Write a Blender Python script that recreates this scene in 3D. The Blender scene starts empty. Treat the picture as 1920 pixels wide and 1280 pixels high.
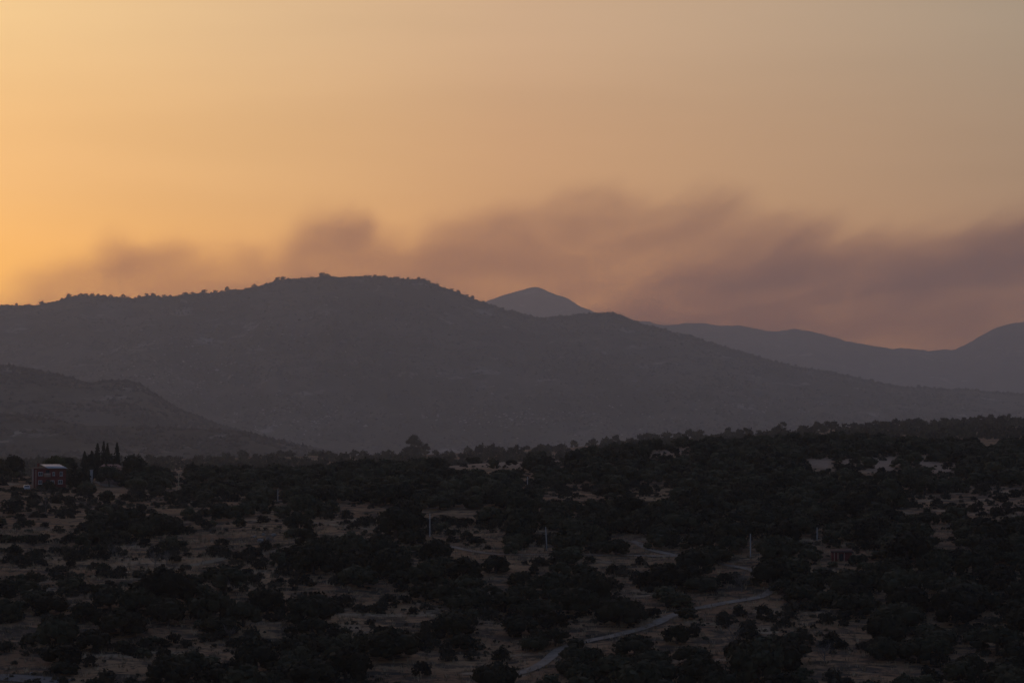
import bpy, math, random
import numpy as np
from mathutils import Vector

random.seed(7)
RNG = np.random.default_rng(7)
scene = bpy.context.scene
COL = scene.collection

# ------------------------------------------------------------------ camera
F_PX = 4533.0                       # focal length in pixels of a 1920 px wide frame (85 mm lens)
ROW0 = 800.0                        # row of the true horizon
PITCH = math.atan((ROW0 - 640.0) / F_PX)
cam_d = bpy.data.cameras.new('camera')
cam_d.sensor_width = 36.0
cam_d.lens = F_PX / 1920.0 * 36.0
cam_d.clip_start = 1.0
cam_d.clip_end = 120000.0
cam = bpy.data.objects.new('camera', cam_d)
cam.rotation_euler = (math.pi / 2 + PITCH, 0, 0)
COL.objects.link(cam)
scene.camera = cam

# ------------------------------------------------------------------ light
HAZE_K = 0.000082                   # extinction per metre
HAZE_TOP = 1090.0
HAZE_FAR = 18300.0
HAZE_RGB = (0.098, 0.090, 0.096)    # radiance the haze tends to
SUN_AZ = math.radians(-19.0)        # left of the view axis
SUN_EL = math.radians(3.0)
sun_dir = Vector((math.sin(SUN_AZ) * math.cos(SUN_EL), math.cos(SUN_AZ) * math.cos(SUN_EL), math.sin(SUN_EL)))

sun_d = bpy.data.lights.new('sun', 'SUN')
sun_d.energy = 0.25
sun_d.angle = math.radians(12)
sun_d.color = (1.0, 0.62, 0.36)
sun = bpy.data.objects.new('sun', sun_d)
sun.rotation_euler = (-sun_dir).to_track_quat('-Z', 'Y').to_euler()
sun.location = sun_dir * 3000
COL.objects.link(sun)

def build_world():
    w = bpy.data.worlds.new('World')
    scene.world = w
    w.use_nodes = True
    nt = w.node_tree
    nt.nodes.clear()
    N = nt.nodes.new
    L = nt.links.new

    def math_n(op, a, b=None, c=None, clamp=False):
        n = N('ShaderNodeMath'); n.operation = op; n.use_clamp = clamp
        for i, v in enumerate((a, b, c)):
            if v is None: continue
            if isinstance(v, (int, float)): n.inputs[i].default_value = v
            else: L(v, n.inputs[i])
        return n.outputs[0]

    def vmath(op, a, b=None):
        n = N('ShaderNodeVectorMath'); n.operation = op
        for i, v in enumerate((a, b)):
            if v is None: continue
            if isinstance(v, (tuple, list)): n.inputs[i].default_value = v
            else: L(v, n.inputs[i])
        return n

    def mapr(v, a, b, c=0.0, d=1.0, smooth=True):
        n = N('ShaderNodeMapRange'); n.interpolation_type = 'SMOOTHSTEP' if smooth else 'LINEAR'
        L(v, n.inputs[0])
        n.inputs[1].default_value = a; n.inputs[2].default_value = b
        n.inputs[3].default_value = c; n.inputs[4].default_value = d
        return n.outputs[0]

    def mix(f, a, b):
        n = N('ShaderNodeMix'); n.data_type = 'RGBA'; n.clamp_factor = True
        L(f, n.inputs[0])
        for s, v in ((6, a), (7, b)):
            if isinstance(v, tuple): n.inputs[s].default_value = (*v, 1)
            else: L(v, n.inputs[s])
        return n.outputs[2]

    tc = N('ShaderNodeTexCoord')
    d = vmath('NORMALIZE', tc.outputs['Generated']).outputs[0]
    sep = N('ShaderNodeSeparateXYZ'); L(d, sep.inputs[0])
    flat = vmath('NORMALIZE', vmath('MULTIPLY', d, (1, 1, 0)).outputs[0]).outputs[0]
    cosaz = vmath('DOT_PRODUCT', flat, (math.sin(SUN_AZ), math.cos(SUN_AZ), 0)).outputs[1]
    az = math_n('DIVIDE', math_n('ARCCOSINE', math_n('MINIMUM', cosaz, 0.99999)), math.pi)
    sinel = math_n('MAXIMUM', sep.outputs[2], 0.0)

    def ramp(stops):
        n = N('ShaderNodeValToRGB'); cr = n.color_ramp; cr.interpolation = 'EASE' if False else 'LINEAR'
        L(az, n.inputs[0])
        while len(cr.elements) > 1: cr.elements.remove(cr.elements[0])
        for i, (deg, c) in enumerate(stops):
            e = cr.elements[0] if i == 0 else cr.elements.new(deg / 180.0)
            e.position = deg / 180.0
            e.color = (c[0] / 2, c[1] / 2, c[2] / 2, 1)
        return vmath('SCALE', n.outputs[0]).outputs[0], n

    def ramp_out(stops):
        o, n = ramp(stops)
        o.node.inputs[3].default_value = 2.0
        return o

    low = ramp_out([(0, (1.25, .66, .17)), (7, (.955, .475, .130)), (13, (.74, .370, .130)), (19, (.553, .284, .128)),
                    (25, (.44, .243, .128)), (31, (.352, .205, .122)), (50, (.235, .155, .11)), (80, (.13, .105, .09)),
                    (120, (.085, .08, .08)), (180, (.07, .07, .078))])
    mid = ramp_out([(0, (1.2, .72, .25)), (7, (.90, .503, .194)), (13, (.73, .42, .185)), (19, (.572, .327, .171)),
                    (25, (.46, .283, .165)), (31, (.362, .243, .158)), (50, (.25, .18, .14)), (80, (.14, .12, .11)),
                    (120, (.09, .088, .092)), (180, (.075, .077, .088))])
    high = ramp_out([(0, (1.15, .78, .36)), (7, (.905, .597, .283)), (13, (.74, .49, .265)), (19, (.61, .402, .246)),
                     (25, (.49, .345, .228)), (31, (.381, .296, .212)), (50, (.26, .215, .18)), (80, (.15, .14, .14)),
                     (120, (.10, .102, .112)), (180, (.085, .09, .105))])
    # elevation blends: 3.5 deg -> 6.3 deg -> 10 deg
    veil = mix(mapr(sinel, 0.058, 0.112), low, mid)
    veil = mix(mapr(sinel, 0.100, 0.180), veil, high)
    # faint horizontal bands of thin smoke in the veil
    tex = N('ShaderNodeTexNoise'); tex.inputs['Scale'].default_value = 1.0; tex.inputs['Detail'].default_value = 3.0
    L(vmath('MULTIPLY', d, (5, 5, 42)).outputs[0], tex.inputs['Vector'])
    veil = vmath('SCALE', veil)
    L(mapr(tex.outputs[0], 0.3, 0.7, 0.942, 0.985), veil.inputs[3])
    veil = veil.outputs[0]

    # clear evening sky above the smoke veil
    sky = N('ShaderNodeTexSky'); sky.sky_type = 'NISHITA'; sky.sun_disc = False
    sky.sun_elevation = SUN_EL; sky.sun_rotation = SUN_AZ
    sky.dust_density = 4.0; sky.air_density = 1.2; sky.altitude = 800
    clear = vmath('SCALE', sky.outputs[0]); clear.inputs[3].default_value = SKY_K
    clear = vmath('MULTIPLY', clear.outputs[0], (.93, 0.925, 1.36)).outputs[0]
    seen = mix(mapr(sinel, 0.19, 0.48), veil, clear)

    # the veil lies above the ground haze: undo what the haze box takes away on the way down
    path = math_n('MINIMUM', math_n('DIVIDE', HAZE_TOP, math_n('MAXIMUM', sinel, 0.01)), HAZE_FAR)
    inv = math_n('EXPONENT', math_n('MULTIPLY', path, HAZE_K))
    over = vmath('SUBTRACT', seen, HAZE_RGB).outputs[0]
    sc = vmath('SCALE', over); L(inv, sc.inputs[3])
    tot = vmath('ADD', sc.outputs[0], HAZE_RGB).outputs[0]
    tot = vmath('MAXIMUM', tot, (0.0, 0.0, 0.0)).outputs[0]
    # below the horizon: dull ground tone
    tot = mix(mapr(sep.outputs[2], -0.02, 0.0), (0.03, 0.027, 0.025), tot)
    bg = N('ShaderNodeBackground'); L(tot, bg.inputs[0]); bg.inputs[1].default_value = 1.0
    out = N('ShaderNodeOutputWorld'); L(bg.outputs[0], out.inputs[0])
    w.cycles.sampling_method = 'MANUAL'
    w.cycles.sample_map_resolution = 1024

SKY_K = 0.152
build_world()

scene.view_settings.view_transform = 'Standard'
scene.view_settings.look = 'None'
scene.view_settings.exposure = 0.0
scene.view_settings.gamma = 1.0
scene.view_settings.use_curve_mapping = False
scene.render.engine = 'CYCLES'
cy = scene.cycles
cy.use_denoising = True
cy.max_bounces = 5
cy.diffuse_bounces = 2
cy.glossy_bounces = 2
cy.volume_bounces = 3
cy.transparent_max_bounces = 8
cy.use_adaptive_sampling = False
cy.volume_max_steps = 256

# ------------------------------------------------------------------ geometry of the view
def at(px, py, Y):
    """The point at distance Y along the view seen at photo pixel (px, py)."""
    v = (640.0 - np.asarray(py, float)) / F_PX
    t = Y / (math.cos(PITCH) - v * math.sin(PITCH))
    return t * (np.asarray(px, float) - 960.0) / F_PX, Y, t * (math.sin(PITCH) + v * math.cos(PITCH))

def row_z(py, Y):
    v = (640.0 - np.asarray(py, float)) / F_PX
    return Y * (math.sin(PITCH) + v * math.cos(PITCH)) / (math.cos(PITCH) - v * math.sin(PITCH))

def to_px(X, Y, Z):
    dep = Y * math.cos(PITCH) + Z * math.sin(PITCH)
    up = -Y * math.sin(PITCH) + Z * math.cos(PITCH)
    return 960 + F_PX * X / dep, 640 - F_PX * up / dep

# ------------------------------------------------------------------ noise
_T = np.random.default_rng(11).random((256, 256)) * 2 - 1
def vnoise(x, y):
    x = np.asarray(x, float); y = np.asarray(y, float)
    xi = np.floor(x).astype(int); yi = np.floor(y).astype(int)
    fx = x - xi; fy = y - yi
    fx = fx * fx * (3 - 2 * fx); fy = fy * fy * (3 - 2 * fy)
    g = lambda a, b: _T[a & 255, b & 255]
    return (g(xi, yi) * (1 - fx) + g(xi + 1, yi) * fx) * (1 - fy) + (g(xi, yi + 1) * (1 - fx) + g(xi + 1, yi + 1) * fx) * fy
def fbm(x, y, o=4):
    s = 0; a = 1.0; t = 0
    for i in range(o):
        s = s + a * vnoise(x * 2 ** i + 17.3 * i, y * 2 ** i + 9.1 * i); t += a; a *= 0.5
    return s / t

# ------------------------------------------------------------------ terrain height
COLS = {  # photo column: [(distance, row of the bare ground), ...]
    -500: [(0, 0), (320, 1280), (350, 1190), (395, 1090), (455, 1010), (540, 950), (620, 914), (700, 887), (790, 910), (1300, 908), (1800, 882), (2000, 872), (2250, 885), (2700, 905)],
    0:    [(0, 0), (320, 1280), (350, 1190), (395, 1090), (455, 1010), (540, 950), (620, 916), (700, 889), (790, 910), (1300, 908), (1800, 880), (2000, 870), (2250, 885), (2700, 905)],
    240:  [(0, 0), (320, 1280), (350, 1190), (395, 1092), (455, 1012), (540, 952), (620, 914), (700, 889), (790, 909), (1300, 903), (1800, 875), (2000, 865), (2250, 880), (2700, 905)],
    520:  [(0, 0), (320, 1280), (352, 1188), (397, 1090), (455, 1008), (535, 946), (620, 905), (695, 886), (790, 906), (1300, 896), (1800, 868), (2000, 857), (2250, 876), (2700, 905)],
    760:  [(0, 0), (320, 1280), (354, 1184), (400, 1084), (452, 1004), (525, 938), (620, 891), (695, 877), (790, 896), (1300, 890), (1800, 862), (2000, 852), (2250, 874), (2700, 905)],
    960:  [(0, 0), (320, 1280), (355, 1182), (400, 1080), (450, 1000), (522, 932), (620, 879), (695, 864), (790, 884), (1300, 880), (1800, 856), (2000, 846), (2250, 872), (2700, 905)],
    1300: [(0, 0), (320, 1280), (355, 1180), (400, 1080), (450, 1000), (524, 930), (620, 873), (715, 836), (800, 852), (1300, 852), (1800, 832), (2000, 821), (2250, 860), (2700, 905)],
    1600: [(0, 0), (320, 1280), (355, 1180), (400, 1080), (450, 1000), (525, 930), (620, 873), (735, 828), (820, 840), (1300, 836), (1800, 813), (2000, 802), (2250, 850), (2700, 905)],
    1920: [(0, 0), (320, 1280), (355, 1180), (400, 1080), (450, 1000), (525, 930), (620, 875), (740, 834), (820, 842), (1300, 828), (1800, 803), (2000, 794), (2250, 845), (2700, 905)],
    2500: [(0, 0), (320, 1280), (355, 1180), (400, 1080), (450, 1000), (525, 930), (620, 875), (740, 834), (820, 842), (1300, 828), (1800, 803), (2000, 794), (2250, 845), (2700, 905)],
}
YT = np.arange(0, 2801, 5.0)
_cx = np.array(sorted(COLS))
_tab = []
for c in _cx:
    ys = np.array([k[0] for k in COLS[c]], float); rs = np.array([k[1] for k in COLS[c]], float)
    zs = row_z(rs, ys); zs[0] = -2.0
    ys = np.insert(ys, 1, [60, 230]); zs = np.insert(zs, 1, [-14, -37])
    ys = np.concatenate([ys, [2800]]); zs = np.concatenate([zs, [-66]])
    ext = np.interp(YT, ys, zs)
    ker = np.hanning(11); ker /= ker.sum()
    pad = np.concatenate([np.full(5, ext[0]), ext, np.full(5, ext[-1])])
    _tab.append(np.convolve(pad, ker, 'valid'))
_tab = np.array(_tab)

def ground_z(X, Y):
    X = np.asarray(X, float); Y = np.asarray(Y, float)
    px = np.clip(960 + F_PX * X / np.maximum(Y, 60.0), _cx[0], _cx[-1])
    i = np.clip(np.searchsorted(_cx, px) - 1, 0, len(_cx) - 2)
    u = (px - _cx[i]) / (_cx[i + 1] - _cx[i]); u = u * u * (3 - 2 * u) * 0.5 + u * 0.5
    yy = np.clip(Y, 0, 2799.9) / 5.0
    j = yy.astype(int); w = yy - j
    z = (_tab[i, j] * (1 - w) + _tab[i, j + 1] * w) * (1 - u) + (_tab[i + 1, j] * (1 - w) + _tab[i + 1, j + 1] * w) * u
    near = np.clip((Y - 60) / 250, 0, 1)
    far = 1 + np.clip((Y - 800) / 500, 0, 3)
    z = z + near * far * (0.75 * fbm(X / 34.0 + 3, Y / 30.0 + 8, 3) + 0.22 * fbm(X / 9.0, Y / 6.0, 2))
    # old terrace steps across the open slope on the left
    left = np.clip((700 - px) / 250, 0, 1) * np.clip((Y - 300) / 40, 0, 1) * np.clip((600 - Y) / 60, 0, 1)
    ph = Y / 17.0 + 1.3 * fbm(X / 60.0, Y / 60.0, 2)
    saw = ph - np.floor(ph)
    step = np.where(saw < 0.82, saw / 0.82, (1 - saw) / 0.18)
    return z - left * 0.55 * (step - 0.5)

def ground_at(px, py, y0=300.0, y1=2060.0):
    """Where the sight line through a photo pixel first meets the ground."""
    Y = np.arange(y0, y1, 1.5)
    X, _, Z = at(px, py, Y)
    hit = np.nonzero(ground_z(X, Y) >= Z)[0]
    k = hit[0] if len(hit) else len(Y) - 1
    x, y, _ = at(px, py, Y[k])
    return float(x), float(y), float(ground_z(x, y))

# ------------------------------------------------------------------ mesh helpers
def mesh_np(name, verts, quads=None, tris=None, smooth=False):
    me = bpy.data.meshes.new(name)
    verts = np.asarray(verts, np.float32)
    quads = np.zeros((0, 4), np.int32) if quads is None or len(quads) == 0 else np.asarray(quads, np.int32)
    tris = np.zeros((0, 3), np.int32) if tris is None or len(tris) == 0 else np.asarray(tris, np.int32)
    me.vertices.add(len(verts)); me.vertices.foreach_set('co', verts.ravel())
    nl = quads.size + tris.size
    me.loops.add(nl); me.loops.foreach_set('vertex_index', np.concatenate([quads.ravel(), tris.ravel()]).astype(np.int32))
    st = np.concatenate([np.arange(len(quads)) * 4, quads.size + np.arange(len(tris)) * 3]).astype(np.int32)
    me.polygons.add(len(st)); me.polygons.foreach_set('loop_start', st)
    me.update(calc_edges=True)
    if smooth:
        me.polygons.foreach_set('use_smooth', np.ones(len(me.polygons), bool))
    return me

def link(name, me, mat=None, parent=None, loc=(0, 0, 0), rot=(0, 0, 0), scale=(1, 1, 1)):
    if mat is not None and not me.materials: me.materials.append(mat)
    o = bpy.data.objects.new(name, me)
    o.location = loc; o.rotation_euler = rot; o.scale = scale
    if parent is not None: o.parent = parent
    COL.objects.link(o)
    return o

def empty(name, loc, rz=0.0, scale=(1, 1, 1)):
    o = bpy.data.objects.new(name, None)
    o.location = loc; o.rotation_euler = (0, 0, rz); o.scale = scale
    o.empty_display_size = 0.5
    COL.objects.link(o)
    return o

def tag(o, label=None, cat=None, group=None, kind=None):
    if label: o['label'] = label
    if cat: o['category'] = cat
    if group: o['group'] = group
    if kind: o['kind'] = kind
    return o

class Geo:
    """Collects quads and triangles for ONE mesh."""
    def __init__(self): self.v = []; self.q = []; self.t = []; self.n = 0
    def add(self, v, q=None, t=None):
        v = np.asarray(v, float)
        if q is not None and len(q): self.q.append(np.asarray(q) + self.n)
        if t is not None and len(t): self.t.append(np.asarray(t) + self.n)
        self.v.append(v); self.n += len(v)
    def box(self, x0, x1, y0, y1, z0, z1):
        v = [(x, y, z) for z in (z0, z1) for y in (y0, y1) for x in (x0, x1)]
        self.add(v, [(0, 2, 3, 1), (4, 5, 7, 6), (0, 1, 5, 4), (2, 6, 7, 3), (0, 4, 6, 2), (1, 3, 7, 5)])
    def tube(self, pts, radii, n=6, cap=True):
        pts = [np.array(p, float) for p in pts]
        rings = []
        for i, p in enumerate(pts):
            d = pts[min(i + 1, len(pts) - 1)] - pts[max(i - 1, 0)]
            d /= np.linalg.norm(d) + 1e-9
            a = np.cross(d, (0.31, 0.95, 0.1)); a /= np.linalg.norm(a) + 1e-9
            b = np.cross(d, a)
            an = np.arange(n) / n * 2 * math.pi
            rings.append(p + radii[i] * (np.cos(an)[:, None] * a + np.sin(an)[:, None] * b))
        v = np.concatenate(rings + [pts[-1][None]])
        q = [(r * n + k, r * n + (k + 1) % n, (r + 1) * n + (k + 1) % n, (r + 1) * n + k) for r in range(len(pts) - 1) for k in range(n)]
        e = len(pts) * n
        t = [((len(pts) - 1) * n + k, (len(pts) - 1) * n + (k + 1) % n, e) for k in range(n)] if cap else []
        self.add(v, q, t)
    def arrays(self):
        return (np.concatenate(self.v), np.concatenate(self.q) if self.q else np.zeros((0, 4), int),
                np.concatenate(self.t) if self.t else np.zeros((0, 3), int))
    def mesh(self, name, smooth=False):
        v, q, t = self.arrays()
        return mesh_np(name, v, q, t, smooth)

def merged(name, protos, which, locs, rots, scales, mat, smooth=False):
    """Many copies of small meshes joined into one mesh (for stuff)."""
    V = []; Q = []; T = []; A = []; n = 0
    tone = np.random.default_rng(len(which)).uniform(-.45, .7, len(which))
    for k, (v, q, t) in enumerate(protos):
        idx = np.nonzero(which == k)[0]
        if not len(idx): continue
        c = np.cos(rots[idx])[:, None]; s = np.sin(rots[idx])[:, None]
        sc = scales[idx]
        x = v[None, :, 0] * sc[:, 0:1]; y = v[None, :, 1] * sc[:, 1:2]; z = v[None, :, 2] * sc[:, 2:3]
        P = np.stack([x * c - y * s, x * s + y * c, z], -1) + locs[idx][:, None, :]
        off = (n + np.arange(len(idx)) * len(v))[:, None, None]
        V.append(P.reshape(-1, 3)); A.append(np.repeat(tone[idx], len(v)))
        if len(q): Q.append((q[None] + off).reshape(-1, 4))
        if len(t): T.append((t[None] + off).reshape(-1, 3))
        n += len(idx) * len(v)
    me = mesh_np(name, np.concatenate(V), np.concatenate(Q) if Q else None, np.concatenate(T) if T else None, smooth)
    at_ = me.attributes.new('tone', 'FLOAT', 'POINT'); at_.data.foreach_set('value', np.concatenate(A).astype(np.float32))
    return link(name, me, mat)

def cube_sphere(n):
    g = Geo()
    lin = np.linspace(-1, 1, n + 1)
    for ax in range(3):
        for sg in (-1, 1):
            a, b = np.meshgrid(lin, lin, indexing='ij')
            p = np.zeros((n + 1, n + 1, 3)); p[..., ax] = sg; p[..., (ax + 1) % 3] = a; p[..., (ax + 2) % 3] = b * sg
            p = p.reshape(-1, 3); p /= np.linalg.norm(p, axis=1)[:, None]
            g.add(p, [(i * (n + 1) + j, (i + 1) * (n + 1) + j, (i + 1) * (n + 1) + j + 1, i * (n + 1) + j + 1) for i in range(n) for j in range(n)])
    v, q, t = g.arrays()
    return v, q
CS2 = cube_sphere(2); CS1 = cube_sphere(1); CS3 = cube_sphere(3)

# ------------------------------------------------------------------ materials
def new_mat(name):
    m = bpy.data.materials.new(name); m.use_nodes = True
    return m, m.node_tree, m.node_tree.nodes['Principled BSDF']

def mottled(name, stops, scale, rough=0.9, detail=4.0, spec=0.15, stretch=(1, 1, 1), rnd=0.0, bump=0.0):
    """Base colour from world-space noise through a ramp (+ per-object value shift)."""
    m, nt, b = new_mat(name)
    N = nt.nodes.new; L = nt.links.new
    g = N('ShaderNodeNewGeometry')
    mp = N('ShaderNodeMapping'); mp.inputs['Scale'].default_value = stretch; L(g.outputs['Position'], mp.inputs[0])
    n = N('ShaderNodeTexNoise'); n.inputs['Scale'].default_value = scale; n.inputs['Detail'].default_value = detail
    L(mp.outputs[0], n.inputs['Vector'])
    r = N('ShaderNodeValToRGB'); cr = r.color_ramp
    cr.elements[0].position = stops[0][0]; cr.elements[0].color = (*stops[0][1], 1)
    cr.elements[1].position = stops[-1][0]; cr.elements[1].color = (*stops[-1][1], 1)
    for p, c in stops[1:-1]:
        e = cr.elements.new(p); e.color = (*c, 1)
    L(n.outputs[0], r.inputs[0])
    out = r.outputs[0]
    if rnd:
        oi = N('ShaderNodeObjectInfo')
        mr = N('ShaderNodeMapRange'); L(oi.outputs['Random'], mr.inputs[0]); mr.inputs[3].default_value = 1 - rnd; mr.inputs[4].default_value = 1 + rnd
        hs = N('ShaderNodeVectorMath'); hs.operation = 'SCALE'; L(out, hs.inputs[0]); L(mr.outputs[0], hs.inputs[3]); out = hs.outputs[0]
    ta = N('ShaderNodeAttribute'); ta.attribute_name = 'tone'
    tm = N('ShaderNodeMath'); tm.operation = 'ADD'; L(ta.outputs['Fac'], tm.inputs[0]); tm.inputs[1].default_value = 1.0
    tv = N('ShaderNodeVectorMath'); tv.operation = 'SCALE'; L(out, tv.inputs[0]); L(tm.outputs[0], tv.inputs[3]); out = tv.outputs[0]
    L(out, b.inputs['Base Color'])
    b.inputs['Roughness'].default_value = rough
    b.inputs['Specular IOR Level'].default_value = spec
    if bump:
        bp = N('ShaderNodeBump'); bp.inputs['Strength'].default_value = bump; L(n.outputs[0], bp.inputs['Height']); L(bp.outputs[0], b.inputs['Normal'])
    return m

M = {}
def mountain_material():
    """Scrub, woods and bare stony ground in patches of very different size."""
    m, nt, b = new_mat('scrub_mountainside')
    N = nt.nodes.new; L = nt.links.new
    g = N('ShaderNodeNewGeometry')
    def noise(scale, det, stretch, off):
        mp = N('ShaderNodeMapping'); mp.inputs['Scale'].default_value = stretch; mp.inputs['Location'].default_value = off
        L(g.outputs['Position'], mp.inputs[0])
        n = N('ShaderNodeTexNoise'); n.inputs['Scale'].default_value = scale; n.inputs['Detail'].default_value = det; n.inputs['Roughness'].default_value = .66
        L(mp.outputs[0], n.inputs['Vector']); return n.outputs[0]
    def rng_(v, a, c):
        n = N('ShaderNodeMapRange'); n.interpolation_type = 'SMOOTHSTEP'; L(v, n.inputs[0]); n.inputs[1].default_value = a; n.inputs[2].default_value = c; return n.outputs[0]
    def mix(f, a, c):
        n = N('ShaderNodeMix'); n.data_type = 'RGBA'; L(f, n.inputs[0])
        for s, v in ((6, a), (7, c)):
            if isinstance(v, tuple): n.inputs[s].default_value = (*v, 1)
            else: L(v, n.inputs[s])
        return n.outputs[2]
    c = mix(rng_(noise(.0026, 6, (1, .5, 2.2), (0, 0, 0)), .40, .60), (.030, .033, .022), (.105, .090, .066))
    c = mix(rng_(noise(.016, 6, (1, .6, 1.8), (9, 4, 0)), .50, .64), c, (.028, .030, .021))
    c = mix(rng_(noise(.0075, 7, (1, .5, 3.0), (31, 0, 5)), .58, .68), c, (.26, .235, .20))
    L(c, b.inputs['Base Color']); b.inputs['Roughness'].default_value = 1.0; b.inputs['Specular IOR Level'].default_value = .05
    return m
M['oak'] = mottled('oak_leaves', [(.3, (.022, .024, .014)), (.5, (.036, .037, .021)), (.7, (.060, .056, .031))], .23, rnd=.55)
M['shrub'] = mottled('shrub_leaves', [(.3, (.024, .025, .018)), (.5, (.040, .038, .026)), (.7, (.072, .062, .043))], .35, rnd=.4)
M['green'] = mottled('yellowish_leaves', [(.3, (.055, .060, .022)), (.7, (.090, .090, .036))], .4, rnd=.2)
M['cypress'] = mottled('cypress_leaves', [(.3, (.028, .032, .022)), (.7, (.045, .050, .034))], .5)
M['bark'] = mottled('bark', [(.3, (.05, .042, .036)), (.7, (.12, .105, .09))], 1.4, bump=.4)
M['twig'] = mottled('grey_twigs', [(.3, (.10, .09, .08)), (.7, (.19, .175, .16))], 2.0)
M['rock'] = mottled('granite', [(.3, (.16, .15, .14)), (.55, (.30, .285, .27)), (.75, (.42, .40, .385))], .9, bump=.5, rnd=.2)
M['outcrop'] = mottled('weathered_outcrop', [(.3, (.19, .18, .165)), (.7, (.38, .36, .33))], .02)
M['wood_pole'] = mottled('yellowish_pole_timber', [(.3, (.30, .27, .17)), (.7, (.42, .38, .25))], 1.5)
M['track'] = mottled('gravel', [(.3, (.20, .162, .125)), (.7, (.33, .275, .215))], .8, bump=.3)
M['asphalt'] = mottled('asphalt', [(.3, (.135, .128, .118)), (.7, (.19, .18, .165))], .9)
M['grass'] = mottled('dry_grass_blades', [(.3, (.20, .15, .095)), (.7, (.36, .28, .18))], .5)
M['concrete'] = mottled('pole_concrete', [(.3, (.32, .31, .29)), (.7, (.42, .40, .38))], 1.5, rnd=.15)
M['brick'] = mottled('red_brick', [(.3, (.15, .040, .036)), (.5, (.20, .050, .044)), (.7, (.24, .064, .056))], .9, bump=.2)
M['render'] = mottled('pale_render', [(.3, (.36, .25, .21)), (.7, (.46, .33, .27))], 1.2)
M['metal_roof'] = mottled('pale_sheet_roof', [(.3, (.38, .39, .42)), (.7, (.48, .49, .52))], .6, rough=.45, spec=.4)
M['tile_roof'] = mottled('clay_tiles', [(.3, (.24, .13, .10)), (.7, (.38, .24, .19))], 1.6)
M['dark_tile'] = mottled('dark_tiles', [(.3, (.07, .04, .036)), (.7, (.11, .065, .055))], 1.6)
M['white'] = mottled('white_paint', [(.3, (.55, .56, .57)), (.7, (.70, .70, .70))], 1.0, rough=.5)
M['dark'] = mottled('dark_trim', [(.3, (.025, .025, .027)), (.7, (.045, .045, .048))], 1.0, rough=.5)
M['glass'], _nt, _b = new_mat('window_glass')
_b.inputs['Base Color'].default_value = (.08, .09, .095, 1); _b.inputs['Roughness'].default_value = .12; _b.inputs['Specular IOR Level'].default_value = .8
M['car'] = mottled('pale_car_paint', [(.3, (.42, .44, .48)), (.7, (.50, .52, .56))], .5, rough=.3, spec=.5)
M['tyre'] = mottled('tyre_rubber', [(.3, (.02, .02, .02)), (.7, (.03, .03, .03))], 3)

def ground_material():
    m, nt, b = new_mat('dry_hillside')
    N = nt.nodes.new; L = nt.links.new
    g = N('ShaderNodeNewGeometry')
    def noise(scale, det, stretch=(1, 1, 1), off=(0, 0, 0)):
        mp = N('ShaderNodeMapping'); mp.inputs['Scale'].default_value = stretch; mp.inputs['Location'].default_value = off
        L(g.outputs['Position'], mp.inputs[0])
        n = N('ShaderNodeTexNoise'); n.inputs['Scale'].default_value = scale; n.inputs['Detail'].default_value = det; n.inputs['Roughness'].default_value = .62
        L(mp.outputs[0], n.inputs['Vector']); return n.outputs[0]
    def rng(v, a, c):
        n = N('ShaderNodeMapRange'); n.interpolation_type = 'SMOOTHSTEP'; L(v, n.inputs[0]); n.inputs[1].default_value = a; n.inputs[2].default_value = c; return n.outputs[0]
    def mix(f, a, c):
        n = N('ShaderNodeMix'); n.data_type = 'RGBA'; L(f, n.inputs[0])
        for s, v in ((6, a), (7, c)):
            if isinstance(v, tuple): n.inputs[s].default_value = (*v, 1)
            else: L(v, n.inputs[s])
        return n.outputs[2]
    c = mix(rng(noise(.055, 4), .38, .64), (.285, .162, .088), (.395, .252, .135))
    c = mix(rng(noise(.35, 5, (.6, 1, 1), (40, 7, 0)), .46, .62), c, (.095, .074, .056))
    c = mix(rng(noise(.11, 4, (.6, 1, 1), (11, 90, 0)), .56, .66), c, (.40, .30, .195))
    c = mix(rng(noise(.16, 5, (.6, 1, 1), (70, 30, 0)), .55, .63), c, (.06, .052, .040))
    c = mix(rng(noise(1.1, 5, (.6, 1, 1), (3, 60, 0)), .54, .66), c, (.055, .047, .036))
    at_ = N('ShaderNodeAttribute'); at_.attribute_name = 'field'
    c = mix(at_.outputs['Fac'], c, mix(noise(.5, 4, (.6, 1, 1)), (.29, .215, .155), (.41, .31, .23)))
    L(c, b.inputs['Base Color']); b.inputs['Roughness'].default_value = 1.0; b.inputs['Specular IOR Level'].default_value = .05
    bp = N('ShaderNodeBump'); bp.inputs['Strength'].default_value = .6; bp.inputs['Distance'].default_value = .4
    L(noise(.9, 6), bp.inputs['Height']); L(bp.outputs[0], b.inputs['Normal'])
    return m
M['ground'] = ground_material()
M['mountain'] = mountain_material()
M['mountain_scrub'] = mottled('mountain_scrub', [(.3, (.022, .024, .018)), (.7, (.05, .048, .034))], .02)
M['plain'] = mottled('valley_plain', [(.3, (.05, .046, .034)), (.7, (.12, .10, .075))], .006)

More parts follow.
